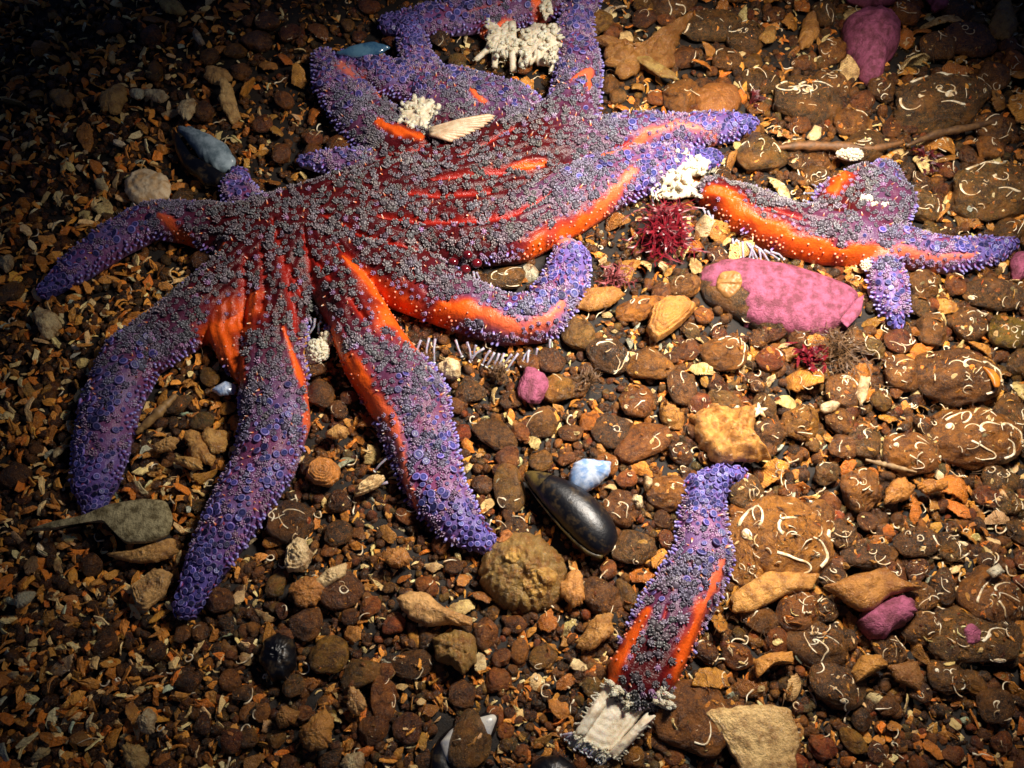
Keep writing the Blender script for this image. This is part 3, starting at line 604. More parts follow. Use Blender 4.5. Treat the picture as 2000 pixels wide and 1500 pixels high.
# torn end of the lower arm: flat white plates with comb teeth
def plate(pts, base, H, mat='tissue', **k): return relief('torn_plate', pts, base, H, M[mat], sarm, origin=sarm.location, **k)
plate([(1184,1322),(1236,1345),(1268,1375),(1238,1420),(1192,1476),(1160,1468),(1122,1440),(1140,1400),(1165,1360)], 20, 11, 'tissue', prof=5, seed=5, rough=1.6, jag=.02, ridges=30)
plate([(1262,1392),(1280,1400),(1245,1440),(1204,1482),(1186,1472),(1225,1432)], 30, 13, 'tissue', prof=2.5, seed=6, rough=1.8, jag=.03)
plate([(1192,1326),(1212,1334),(1180,1385),(1142,1440),(1122,1430),(1150,1385)], 30, 12, 'tissue', prof=2.5, seed=7, rough=1.8, jag=.03)
clump(sarm, [(1190,1340),(1235,1322),(1290,1332),(1310,1350),(1305,1390),(1285,1378),(1262,1362),(1230,1385),(1210,1362)], 60, 13, 26, 26)
q_ = np.random.default_rng(77); st2 = []
for i in range(70):
    t = q_.random(); u0, v0 = 1120+80*t+q_.normal()*3, 1432+46*t+q_.normal()*3; a = R(128+q_.normal()*30); L = 8+20*q_.random()
    st2.append([(u0, v0, 24+8*q_.random(), 2.2), (u0+L*.5*math.cos(a), v0+L*.5*math.sin(a), 22, 1.8), (u0+L*math.cos(a)+q_.normal()*4, v0+L*math.sin(a), 12, 1)])
for i in range(40):
    t = q_.random(); sd2 = q_.random() < .5; u0, v0 = (1272-75*t, 1402+80*t) if sd2 else (1188-62*t, 1330+100*t); a = R((20 if sd2 else 200)+q_.normal()*25); L = 6+9*q_.random()
    st2.append([(u0, v0, 36, 1.8), (u0+L*math.cos(a), v0+L*math.sin(a), 24, 1.1)])
granules(sarm, [], 'frayed_edge', .15, 1.2, st2)
for i in range(22):
    t = i/21; u0, v0 = (1118+76*t, 1432+46*t); a = R(200+40*t+rng.normal()*18); L = 16+10*rng.random()
    foot(sarm, u0, v0, u0+L*math.cos(a), v0-L*math.sin(a), 22, 12+6*rng.random(), 2.2)
# ------------------------------------------------------------------ HAND-PLACED STONES
def land(name, u, v): LAND.append((name, *P(u, v)[:2]))
BRN = (.10, .052, .022); DBR = (.045, .026, .015); GRY = (.15, .125, .085); OLV = (.15, .12, .035); AMB = (.22, .095, .02); RED = (.12, .030, .014); BLK = (.018, .015, .013); TAN = (.34, .20, .075); GOLD = (.42, .22, .06)
HS = [  # u v ru rv angle colour variant worms label
 (1130,652,37,34,0,(.20,.165,.11),1,0,'smooth grey brown pebble touching the curled purple arm, left of the black stone'),
 (1188,690,42,41,20,BLK,2,5,'nearly black round stone carrying white worm tubes beside the smooth grey pebble'),
 (998,950,30,42,8,(.17,.14,.07),3,1,'olive oval pebble at the beak of the black mussel'),
 (1568,820,39,34,-5,(.30,.20,.07),4,0,'smooth tan egg shaped pebble with an olive tint, alone among small brown pebbles'),
 (636,1280,38,35,10,(.24,.19,.03),5,0,'yellow olive chipped pebble below the tip of the middle arm'),
 (706,1315,42,28,18,(.14,.12,.04),0,0,'flat grey olive pebble touching the yellow olive chipped one'),
 (750,1358,26,42,5,AMB,6,2,'amber oval pebble with bent white worm tubes standing upright'),
 (540,1145,20,24,0,(.12,.12,.04),7,0,'small dark olive pebble left of the white barnacle'),
 (1175,1165,38,34,-10,BRN,8,0,'dark brown rounded stone under the black mussel'),
 (1228,1168,20,32,20,(.16,.12,.05),1,0,'narrow olive brown pebble leaning on the dark brown stone below the mussel'),
 (1510,1125,25,25,0,BLK,7,1,'small black pebble with a pale vein on the golden shell plate'),
 (1200,842,40,28,-12,DBR,3,2,'dark brown flat stone with worm tubes above the blue shell piece'),
 (1060,822,33,27,30,(.14,.09,.035),4,1,'greenish brown pebble with a curved worm tube below the pink ball'),
 (968,845,48,26,-32,(.11,.07,.035),9,0,'flat brown slab of stone tilted between two pebbles below the pink ball'),
 (1238,782,33,34,0,AMB,5,2,'amber brown stone with a zigzag worm tube near the middle'),
 (1256,868,52,30,22,AMB,10,1,'long amber stone right of the dark flat stone with tubes'),
 (1272,712,47,34,-15,(.26,.15,.025),0,1,'yellow brown oval stone left of the pink crusted stone'),
 (1415,782,34,28,0,GRY,2,1,'grey brown pebble above the crumpled golden shell'),
 (1333,752,30,36,10,BRN,6,2,'brown upright stone with a white tube left of the grey brown pebble'),
 (563,1018,44,40,0,DBR,11,4,'dark stone wrapped in curly worm tubes between the two lower arms'),
 (1350,1412,68,58,-20,(.20,.10,.028),10,1,'broad brown flat stone beside the torn end of the severed arm'),
 (1900,75,52,34,0,(.06,.018,.010),3,0,'smooth dark reddish stone near the top right corner'),
 (1490,298,50,44,0,(.11,.10,.055),0,2,'grey green stone at the tip of the right upper arm'),
 (1570,190,66,48,0,(.04,.035,.022),11,6,'dark stone ringed with white worm tubes above the right arm tip'),
 (1825,192,98,58,8,(.06,.055,.035),12,7,'big flat grey olive stone with tubes below the pink crust at top right'),
 (1930,572,58,32,-12,(.045,.035,.028),5,1,'glossy dark stone below the tip of the torn star piece'),
 (1968,645,40,34,0,(.16,.17,.02),9,0,'mossy yellow green stone at the right edge'),
 (1800,400,40,34,0,(.10,.09,.05),1,3,'grey stone tucked behind the torn star piece'),
 (1930,365,90,60,10,(.09,.08,.045),12,6,'large grey green stone with thin tubes at the right edge'),
 (1780,882,50,44,0,(.30,.16,.05),13,5,'round golden stone with a dark red blotch and worm tubes at right'),
 (1905,850,80,62,0,(.26,.14,.045),13,9,'large brown boulder covered in tangled white worm tubes at right'),
 (1700,1085,56,26,6,DBR,8,1,'dark elongated stone pair above the golden brown plate'),
 (1785,1060,44,28,10,DBR,5,1,'dark smooth stone right of the elongated dark one above the golden plate'),
 (1560,1200,40,40,0,AMB,7,3,'amber stone outlined by a white worm tube right of the severed arm'),
 (1610,1190,30,28,0,DBR,0,1,'dark round stone with a white ring under the golden brown plate'),
 (1485,1205,38,30,0,DBR,2,2,'dark brown stone right beside the middle of the severed arm'),
 (1640,1340,56,42,0,(.06,.04,.024),8,4,'dark stone with a crescent worm tube above the small pebbles at lower right'),
 (1590,1255,60,40,-20,(.13,.08,.03),11,4,'brown rough stone with thin tubes left of the pink kidney blob'),
 (1935,1160,62,52,-25,(.20,.10,.03),9,3,'angular golden brown stone at the right edge below the boulder'),
 (1845,1140,26,34,0,DBR,4,3,'small dark stone with pale tubes left of the angular golden stone'),
 (1900,1250,80,48,0,(.10,.075,.035),10,3,'broad olive brown rock with small pink spots at lower right'),
 (1850,1320,34,34,0,(.13,.09,.045),13,4,'rough knobbly grey brown stone at lower right'),
 (1670,1450,22,26,30,(.26,.20,.03),1,0,'pale yellow pebble right of the big fan shell'),
 (1870,730,78,60,0,(.13,.07,.035),13,5,'rough brown rock with faint tubes left of the orange leaf'),
 (1650,760,38,34,0,(.14,.075,.035),6,4,'brown stone with looped tubes under the brown weed'),
 (920,1448,40,56,-8,(.12,.095,.06),0,0,'grey brown pebble lying inside the open mussel valve'),
 (670,1150,42,30,30,(.09,.035,.018),3,1,'dark reddish brown stone right of the small olive pebble'),
 (808,1295,44,28,25,(.07,.04,.022),2,2,'dark stone with a white tube right of the flat grey olive pebble'),
 (600,1215,34,30,0,(.05,.018,.012),4,0,'dark maroon pebble above the yellow olive one'),
 (1150,1430,24,24,0,BRN,4,1,'small brown pebble left of the torn arm end'),
 (990,545,40,24,0,(.10,.085,.055),7,4,'grey stone with curly tubes seen through the gap between two arms'),
 (410,735,24,18,-25,(.16,.13,.03),2,0,'small olive stone in the dark gap under the orange patch'),
 (390,822,24,18,0,(.10,.115,.11),5,0,'blue grey pebble between the two left lower arms'),
 (345,790,30,18,30,(.05,.05,.045),8,0,'dark grey flat pebble above the blue grey one'),
 (625,770,30,26,0,DBR,1,0,'dark pebble below the white granular cluster'),
 (745,255,1,1,0,DBR,1,0,None),
 (430,590,1,1,0,DBR,1,0,None),
 (1500,840,36,30,0,(.08,.045,.02),12,1,'dark rough stone right of the crumpled golden shell'),
 (1495,795,25,24,0,(.11,.08,.04),1,0,'small olive brown pebble left of the smooth tan egg shaped one'),
 (1690,860,32,30,0,(.09,.065,.03),6,2,'greenish dark stone left of the round golden stone'),
 (1650,870,34,22,0,(.16,.08,.035),9,2,'dull reddish stone left of the greenish dark stone'),
 (1380,50,62,36,10,(.07,.06,.035),5,1,'grey olive stone at the top edge right of the upright arm'),
 (1455,70,40,34,0,(.05,.042,.025),11,3,'dark angular stone with tubes under the top edge'),
 (860,72,22,24,0,BLK,2,3,'small black stone with squiggly tubes enclosed by the upper arms'),
 (1340,560,30,26,0,(.17,.10,.04),7,0,'brown stone below the dark red weed'),
 (1250,600,48,26,15,GOLD,13,2,'golden crusted stone right of the curled arm tip'),
 (1010,1040,30,24,0,DBR,3,1,'dark pebble between olive pebble and the round limpet'),
 (1235,1065,44,32,0,(.09,.07,.045),9,1,'grey brown stone right of the mussel with a ring shaped tube'),
 (1210,990,36,34,0,(.15,.07,.03),11,3,'red brown stone with coiled tubes touching the mussel flank'),
 (1310,960,46,38,0,(.26,.14,.045),13,3,'tan crusted stone with a worm tube left of the severed arm'),
 (300,140,18,22,0,(.08,.08,.02),1,0,'dim green pebble in the dark upper left'),
 (610,300,24,20,0,(.20,.09,.03),1,0,'orange brown pebble touching the left side of the star'),
 (1160,40,34,30,0,(.34,.27,.16),13,0,'pale fuzzy lump behind the upright arm'),
]
for (u, v, a, b, ang, col, var, w, lab) in HS:
    if lab is None: continue
    _o = put_stone(u, v, a, b, ang, col, var, .45, w, 'stone' if max(a, b) > 34 else 'pebble', lab, 'stone' if max(a, b) > 34 else 'pebble')
for _o in [o_ for o_ in scene.objects if o_.get('label', '').startswith('grey brown pebble lying inside')]: _o.location.z += .004
pinkball = put_stone(1040, 752, 31, 34, 0, (1, 1, 1), 9, .9, 0, 'coralline_pebble', 'round bright pink crusted pebble below the curled arm', 'pink pebble', mat=M['coralline'], sink=.1)
for n_, u, v in (('the black mussel', 1110, 1010), ('the pink ball', 1040, 750), ('the severed arm', 1370, 1100), ('the pink crusted stone', 1570, 590), ('the dark red weed', 1300, 460), ('the round limpet', 1020, 1120), ('the orange clam', 632, 922), ('the yellow olive pebble', 636, 1280),
                 ('the white barnacle', 583, 1085), ('the flat wood piece', 250, 1020), ('the striped shell', 300, 1150), ('the cream disc shell', 288, 365), ('the open blue mussel', 400, 290), ('the big fan shell', 1480, 1440), ('the pink kidney blob', 1730, 1210), ('the golden plate', 1700, 1145), ('the worm covered boulder', 1905, 850),
                 ('the tan egg pebble', 1568, 820), ('the top pink crust', 1700, 90), ('the reddish dark stone', 1900, 75), ('the left arm tip', 90, 580), ('the lower left arm tip', 185, 990), ('the middle arm tip', 365, 1190), ('the granular white cluster', 625, 690), ('the bone coloured shell', 840, 1195),
                 ('the white valve mussel', 930, 1430), ('the torn arm end', 1190, 1420), ('the right arm tip', 1465, 245), ('the torn star piece', 1960, 490), ('the large olive stone', 1825, 190), ('the tube wrapped dark stone', 563, 1018), ('the crumpled golden shell', 1420, 840), ('the top left corner', 0, 0), ('the bottom left corner', 0, 1500), ('the bottom right corner', 2000, 1500)): land(n_, u, v)

# ------------------------------------------------------------------ HAND-PLACED SHELLS AND PLATES
def shell(pts, label, col, base=14, H=22, name='shell_fragment', cat='shell fragment', mat='shell', **k):
    k.setdefault('prof', 2.2); k.setdefault('hollow', True); k.setdefault('jag', .02)
    o = relief(name, pts, base, H, M[mat], None, col=col, **k); tag(o, label, cat); return o
# pink crusted stone: dark stone under a lobed coralline crust
root = empty('crusted_stone', P(1530, 590, 0)); tag(root, 'large stone under a lobed pink crust with a bare dark end, below the torn piece', 'stone')
PLACED.append((*P(1440, 590)[:2], 80*S, 60*S)); PLACED.append((*P(1570, 590)[:2], 95*S, 60*S)); PLACED.append((*P(1640, 600)[:2], 60*S, 60*S))
o = relief('bare_stone', [(1362,540),(1380,515),(1440,510),(1520,522),(1600,545),(1672,572),(1680,600),(1650,640),(1590,662),(1500,655),(1440,620),(1375,585)], 0, 44, M['stone'], root, origin=root.location, seed=11, col=(.05, .042, .03), rough=.9, prof=3)
relief('pink_crust', [(1366,536),(1395,512),(1440,505),(1520,516),(1610,545),(1682,574),(1684,605),(1655,642),(1610,664),(1545,656),(1500,642),(1462,630),(1452,605),(1458,588),(1430,572),(1385,568)], 7, 7, M['coralline'], root, origin=root.location, seed=12, drape=True, rings=44, rough=.9, jag=.03, N_=140)
relief('orange_spot', ell(1418, 568, 24, 23, 0, seed=4), 7, 7, simple('orange_crust', (.42, .20, .06), (.30, .14, .04)).m, root, origin=root.location, drape=True)
relief('pink_flap', [(1640,625),(1672,585),(1688,575),(1682,612),(1655,640)], 44, 6, M['coralline'], root, origin=root.location, seed=14)
shell([(1645,52),(1665,32),(1705,25),(1742,38),(1757,62),(1752,100),(1728,128),(1716,165),(1690,164),(1672,130),(1650,95)], 'deep pink crusted rock tapering downward near the top edge', (1, 1, 1), 10, 56, 'coralline_rock', 'pink rock', 'coralline', hollow=False, rough=1.6, seed=21)
shell([(1650,-30),(1740,-20),(1750,5),(1690,12),(1655,0)], 'pink crust cut by the top edge of the photo', (1, 1, 1), 20, 30, 'coralline_rock', 'pink rock', 'coralline', hollow=False, seed=22)
shell([(1800,-20),(1855,-15),(1850,15),(1825,22)], 'small pink crust at the top edge right of the larger ones', (1, 1, 1), 20, 25, 'coralline_rock', 'pink rock', 'coralline', hollow=False, seed=23)
shell([(1674,1215),(1690,1190),(1725,1175),(1752,1163),(1780,1172),(1787,1198),(1765,1225),(1740,1232),(1722,1254),(1695,1248)], 'smooth pink kidney shaped crust beside the golden plate', (1, 1, 1), 12, 40, 'coralline_rock', 'pink rock', 'coralline', hollow=False, seed=24, rough=.4, prof=2.8)
shell(ell(1888, 1244, 17, 19, 0, seed=9, wob=.1), 'small pink spot on the broad olive rock at lower right', (1, 1, 1), 7, 6, 'coralline_crust', 'pink crust', 'coralline', hollow=False, seed=25, drape=True)
shell(ell(1992, 522, 20, 24, 0, seed=9, wob=.1), 'pink crust at the right edge by the torn star piece', (1, 1, 1), 14, 26, 'coralline_crust', 'pink crust', 'coralline', hollow=False, seed=26)
# limpet-like round shell
root = empty('limpet', P(1022, 1120, 0)); tag(root, 'large round greenish brown limpet shell with rough rim touching the purple arm tip', 'limpet'); PLACED.append((*P(1022, 1120)[:2], 88*S, 80*S))
o = relief('shell', ell(1022, 1120, 88, 76, -8, seed=31, wob=.035), 6, 50, M['shell'], root, origin=root.location, seed=31, col=(.25, .19, .075), rough=2.0, prof=1.7, jag=.016, N_=160, rings=40)
for i, (a, b, c_, d_) in enumerate([(1045,1150,26,22), (1068,1135,20,18), (1002,1100,18,14), (985,1052,18,13)]):
    relief('jingle_scar', ell(a, b, c_, d_, 20*i, seed=50+i, wob=.08), 7, 6, M['shell'], root, origin=root.location, drape=True, col=(.50, .36, .13) if i != 3 else (.50, .22, .08), seed=60+i)
# black mussel: two valves, brown beak
def mussel(u0, v0, u1, v1, wid, hgt, base=4):
    a, b = P(u0, v0, hgt*.4), P(u1, v1, hgt*.4); L = np.linalg.norm((b-a)[:2]); ang = math.atan2(b[1]-a[1], b[0]-a[0]); s_ = ls((u0+u1)/2, (v0+v1)/2)
    n, m_ = 40, 28; V = []
    for i in range(n+1):
        t = i/n; w = wid*s_*1.78*t**.72*(1-t)**.38
        hz = hgt*S*1.6*t**.55*(1-t)**.42; bend = .05*L*math.sin(math.pi*t)
        for j in range(m_):
            q = 2*math.pi*j/m_; cs_, sn = math.cos(q), math.sin(q); cr = abs(sn)**.8*(1 if sn > 0 else -1)
            gl_ = 1+.006*math.sin(60*math.hypot(t-1.0, 0)*(1+.3*cs_)+4*cs_)+.012*math.sin(9*t+3*cs_)*math.cos(5*cs_); V.append((t*L, w*cs_*gl_+bend, hz*cr*gl_*(.9 if sn < 0 else 1)))
    Q = [(i*m_+j, i*m_+(j+1) % m_, (i+1)*m_+(j+1) % m_, (i+1)*m_+j) for i in range(n) for j in range(m_)]
    return np.array(V), np.array(Q), L, ang, a
Vm, Qm, L, ang, a = mussel(1024, 928, 1194, 1080, 50, 44)
root = empty('mussel', (a[0], a[1], 30*S), ang); tag(root, 'whole glossy black mussel lying left of the severed arm', 'mussel'); PLACED.append((*P(1080, 980)[:2], 50*S, 40*S)); PLACED.append((*P(1135, 1030)[:2], 58*S, 50*S))
root.rotation_euler = (R(-8), 0, ang)
link('valve', mesh_np('valve', Vm, Qm), M['mussel'], root)
sel = Vm[:, 0] < L*.22; bk = Vm*[1, 1.0, 1.0]; bk = bk.copy(); cc = np.array([L*.16, 0, 0]); sub = [q for q in Qm if all(sel[k] for k in q)]
bk2 = bk.copy(); bk2[:, 1] = (bk[:, 1])*1.03; bk2[:, 2] = bk[:, 2]*1.05+.0002; used = sorted({k for q in sub for k in q}); mp = {k: i for i, k in enumerate(used)}
link('beak', mesh_np('beak', bk2[used], [[mp[k] for k in q] for q in sub]), M['mussel_brown'], root)
rimp = np.array([Vm[i*28+14]+[0, -.0004, 0] for i in range(1, 40)]); Vt, Qt, Tt = tube(rimp, np.linspace(.0006, .0016, 39), 6); link('hinge_edge', mesh_np('hinge_edge', Vt, Qt, Tt), M['mussel_brown'], root)
# blue pearly shell piece
o = shell([(1110,932),(1118,908),(1138,900),(1165,903),(1194,908),(1190,930),(1165,950),(1140,962),(1115,955)], 'blue pearly shell piece at the upper edge of the black mussel', None, 26, 26, mat='pearl', tilt=(.1, .3), seed=71, rough=.3)
o = shell([(345,250),(372,252),(410,268),(445,288),(461,312),(452,330),(428,334),(400,318),(372,285)], 'pale blue inner valve of an open mussel at upper left', None, 18, 22, 'mussel_valve', 'mussel', 'dim_pearl', seed=72, rough=.3, tilt=(.1, .2))
o = shell([(338,250),(362,290),(392,330),(425,352),(455,352),(440,370),(400,362),(360,330),(340,290)], 'black lower valve of the open mussel at upper left', None, 8, 26, 'mussel_valve', 'mussel', 'mussel', seed=73, rough=.3)
shell([(655,103),(690,92),(730,86),(765,94),(740,104),(700,110)], 'slim glassy blue shell lying on the upper left arms', None, 50, 10, 'shell_fragment', 'shell fragment', 'blue_glass', seed=74, rough=.3, tilt=(0, .3))
shell(ell(288, 366, 44, 37, 0, seed=75, wob=.05), 'round cream disc shell above the left arm', (.92, .70, .44), 14, 18, 'shell', 'shell', 'cream_shell', seed=75, rough=1.2, ridges=18)
shell([(600,930),(604,908),(625,894),(652,900),(666,918),(662,940),(640,952),(615,948)], 'round orange clam valve with fine growth rings between the middle arms', (.62, .30, .09), 16, 26, 'clam_shell', 'clam', seed=76, rough=.3, ridges=40)
shell([(1262,648),(1272,600),(1300,582),(1340,582),(1362,598),(1340,625),(1305,655),(1280,668)], 'ridged golden clam fan left of the pink crusted stone', (.50, .27, .08), 20, 30, 'clam_shell', 'clam', seed=77, rough=.5, ridges=36)
shell([(1120,600),(1145,565),(1200,560),(1222,575),(1190,600),(1150,608)], 'thin golden shell flake right of the curled arm tip', (.45, .25, .08), 18, 16, seed=78)
shell([(1348,812),(1385,790),(1440,800),(1478,790),(1470,850),(1500,900),(1440,905),(1400,915),(1372,870)], 'crumpled golden shell with torn edges above the severed arm', (.58, .33, .11), 20, 34, jag=.035, seed=79, rough=4, ridges=18)
put_stone(1522, 1048, 92, 98, 20, (.40, .24, .10), 13, .05, 7, 'crusty_rock', 'broad crusty golden brown rock right of the severed arm', 'rock', sink=.42)
put_stone(1585, 1010, 44, 40, 20, (.34, .20, .08), 12, .3, 4, 'crusty_rock', 'rough tan rock adjoining the broad crusty one on its right', 'rock', sink=.3)
put_stone(1470, 1110, 40, 36, 60, (.44, .27, .11), 13, .3, 2, 'crusty_rock', 'pale tan rock lump between the severed arm and the golden plate', 'rock', sink=.3)
shell([(1430,1160),(1500,1115),(1600,1120),(1590,1150),(1530,1165),(1470,1195),(1430,1200)], 'pale golden shell plate under the small black pebble', (.60, .36, .13), 22, 16, seed=81, rough=1.6)
shell([(1608,1146),(1660,1125),(1728,1108),(1755,1130),(1800,1150),(1760,1158),(1735,1165),(1712,1188),(1685,1196),(1650,1176)], 'golden brown leaf shaped plate pointing right', (.40, .21, .06), 34, 20, hollow=False, seed=82, rough=1.0, prof=4)
shell([(1372,1386),(1440,1380),(1500,1376),(1542,1388),(1562,1440),(1552,1520),(1500,1560),(1462,1530),(1418,1452)], 'big cream fan shell with dark specks at the bottom edge', (.80, .68, .45), 30, 14, seed=83, rough=1.6, jag=.02, ridges=55, tilt=(.05, .1))
shell([(1470,1290),(1500,1275),(1548,1272),(1550,1295),(1510,1300),(1480,1325)], 'golden curved shell above the fan shell', (.62, .34, .10), 22, 18, seed=84)
shell([(1660,1315),(1680,1280),(1720,1278),(1735,1300),(1700,1320),(1670,1335)], 'golden arched shell right of the crescent tube stone', (.50, .28, .08), 22, 22, seed=85)
shell([(1730,1300),(1790,1290),(1805,1330),(1795,1350),(1750,1330)], 'flat brown shell wedge right of the golden arched shell', (.25, .13, .045), 18, 14, seed=86)
shell([(772,1170),(800,1155),(835,1158),(865,1185),(925,1208),(920,1222),(870,1220),(835,1225),(800,1210)], 'bone coloured elongated shell left of the limpet', (.72, .50, .28), 24, 22, seed=87, rough=1.2)
shell([(845,1245),(890,1230),(928,1240),(932,1290),(905,1320),(880,1300),(850,1290)], 'rough olive shell below the bone coloured one', (.26, .19, .07), 20, 30, seed=88, rough=1.8)
shell([(255,1145),(300,1110),(340,1118),(325,1160),(285,1196),(268,1185)], 'striped cream and brown shell left of the middle arm tip', (.68, .50, .28), 18, 22, seed=89, ridges=40, rough=1.6)
shell([(205,1082),(250,1080),(300,1062),(340,1050),(350,1080),(310,1098),(270,1100),(230,1092)], 'wavy cream shell below the flat wood piece', (.66, .46, .22), 18, 18, seed=90, rough=2)
o = relief('wood_piece', [(52,1036),(100,1020),(160,1008),(215,985),(280,974),(325,978),(338,1010),(330,1045),(290,1060),(245,1062),(228,1045),(205,1020),(150,1022),(100,1036)], 40, 12, M['wood'], None, prof=6, seed=91, N_=120); tag(o, 'flat greenish weathered wood piece with a thin point under the left arm tip', 'wood')
shell(ell(583, 1086, 27, 32, 0, seed=92, wob=.09), 'white ridged barnacle lump below the curly tube stone', (.80, .76, .66), 18, 26, 'barnacle', 'barnacle', seed=92, rough=2, ridges=30)
shell(ell(645, 1126, 40, 14, 35, seed=93, wob=.1), 'white chalky shell splinter right of the white barnacle', (.78, .72, .58), 24, 14, seed=93, rough=2)
shell(ell(878, 722, 22, 21, 0, seed=94, wob=.12), 'white chipped barnacle left of the pink ball', (.82, .80, .72), 16, 26, 'barnacle', 'barnacle', seed=94, rough=2)
shell(ell(722, 948, 34, 13, 28, seed=95, wob=.08), 'white and brown oval barnacle shell left of the fourth arm', (.74, .66, .50), 22, 18, 'barnacle', 'barnacle', seed=95, rough=1.5, ridges=20)
shell(ell(640, 980, 1, 1), 'x', (.1, .1, .1)) if False else None
# open mussel valve holding a pebble
root = empty('mussel_valve', P(915, 1450, 0)); tag(root, 'open mussel valve with white inner tip at the bottom edge, cupping a pebble', 'mussel'); PLACED.append((*P(905, 1450)[:2], 60*S, 50*S))
relief('outer_valve', [(840,1470),(862,1435),(900,1408),(950,1390),(977,1395),(968,1430),(940,1480),(900,1560),(840,1560)], 6, 16, M['mussel'], root, origin=root.location, seed=96, prof=6)
relief('inner_pearl', [(858,1452),(880,1425),(920,1405),(965,1394),(972,1402),(958,1440),(935,1475),(880,1500),(866,1480)], 13, 14, M['pearl_white'], root, origin=root.location, seed=97, prof=6, rough=.3)
shell([(1030,1500),(1055,1478),(1090,1474),(1125,1495),(1130,1540),(1040,1540)], 'glossy black mussel shell cut by the bottom edge', None, 12, 30, 'mussel_valve', 'mussel', 'mussel', seed=98, rough=.3)
shell([(505,1290),(520,1250),(545,1235),(575,1250),(580,1300),(560,1330),(530,1330)], 'broken glossy black mussel shell left of the yellow olive pebble', None, 8, 26, 'mussel_valve', 'mussel', 'mussel', seed=99, rough=1.2)
shell([(412,762),(440,745),(462,752),(458,770),(430,774)], 'small blue grey shell in the gap beside the third arm', None, 12, 12, mat='pearl', seed=100)
shell([(585,640),(600,650),(608,690),(600,745),(585,735),(588,690)], 'golden upright shell wedge between the two middle arms', (.55, .32, .11), 8, 20, seed=101)
shell([(1165,80),(1200,110),(1260,90),(1330,40),(1350,40),(1320,90),(1325,130),(1300,150),(1255,125),(1225,160),(1195,140)], 'jagged golden brown shell cluster right of the upright arm', (.26, .14, .04), 20, 34, seed=102, rough=4, jag=.06, ridges=20)
shell([(1235,112),(1262,108),(1320,145),(1325,156),(1290,150)], 'narrow pale olive shell edge below the jagged cluster', (.34, .28, .12), 34, 8, seed=103)
shell([(1350,190),(1380,165),(1440,170),(1450,200),(1420,232),(1370,225)], 'speckled orange brown shell above the right upper arm', (.30, .13, .035), 14, 24, seed=104)
shell([(1575,268),(1590,245),(1605,250),(1603,270),(1585,278)], 'small white shell chip right of the grey green stone', (.74, .68, .52), 16, 10, seed=105)
shell(ell(1620, 795, 20, 11, 10, seed=6), 'small white oval shell right of the tan egg shaped pebble', (.74, .72, .66), 16, 12, seed=106)
shell([(1690,830),(1760,800),(1830,790),(1935,800),(1950,830),(1900,860),(1820,850)], 'x', (.1, .1, .1)) if False else None
shell([(1925,1115),(1950,1100),(1962,1118),(1940,1130)], 'bluish white shell splinter on the right edge above the angular stone', (.60, .68, .78), 54, 8, seed=107)
shell([(1680,735),(1700,738),(1692,780),(1680,795),(1672,765)], 'white pointed shell under the brown weed', (.66, .62, .52), 26, 12, seed=108)
for i, (u, v, a, b, g_, c_) in enumerate([(365,213,20,18,0,(.72,.70,.6)),(122,192,22,17,0,(.55,.34,.12)),(222,195,27,19,25,(.60,.44,.2)),(425,148,32,14,-15,(.62,.44,.22)),(447,198,16,30,20,(.66,.52,.3)),(335,12,27,12,-12,(.62,.55,.25)),(92,630,26,24,0,(.74,.72,.58)),(14,515,15,15,0,(.66,.60,.46)),(305,188,28,10,-10,(.60,.62,.56)),(270,186,14,10,0,(.55,.66,.72)),(388,75,8,20,30,(.62,.66,.7)),(135,535,1,1,0,(.1,.1,.1)),
    (48,1170,22,14,20,(.50,.58,.60)),(288,1410,20,22,0,(.70,.70,.62)),(265,1480,22,32,10,(.58,.48,.26)),(200,1010,1,1,0,(.1,.1,.1)),(660,845,22,14,30,(.60,.40,.18)),(900,815,1,1,0,(.1,.1,.1)),(1245,980,12,14,0,(.76,.74,.66)),(1265,945,10,12,0,(.6,.55,.45)),(695,1370,20,24,0,(.62,.44,.26)),(900,1010,1,1,0,(.1,.1,.1)),(1120,1150,22,38,15,(.58,.32,.12)),(1165,1235,26,44,-50,(.50,.30,.11)),(560,1400,22,20,0,(.30,.17,.06)),(620,1430,44,30,40,(.46,.26,.08)),(690,1490,26,20,0,(.60,.60,.5)),(1240,1380,1,1,0,(.1,.1,.1)),
    (600,1155,38,26,10,(.50,.25,.08)),(390,875,22,34,30,(.52,.34,.14)),(420,860,24,26,0,(.50,.34,.14)),(370,905,30,12,-20,(.56,.40,.18)),(325,870,28,12,10,(.50,.34,.16)),(380,770,1,1,0,(.1,.1,.1)),(905,1040,1,1,0,(.1,.1,.1)),(780,1090,22,20,0,(.42,.22,.08)),(1500,70,24,14,60,(.40,.25,.08)),(1580,60,18,30,0,(.40,.22,.07)),(1960,40,26,36,20,(.45,.27,.08)),(1870,1170,1,1,0,(.1,.1,.1)),(1755,960,34,20,20,(.48,.24,.07)),(1820,950,26,14,0,(.55,.27,.07))]):
    if a > 1: shell(ell(u, v, a, b, g_, seed=200+i, wob=.12), None, c_, 20, 15, seed=200+i, rough=1.5, jag=.03, tilt=(rng.normal()*.15, rng.normal()*.15))['auto'] = 1
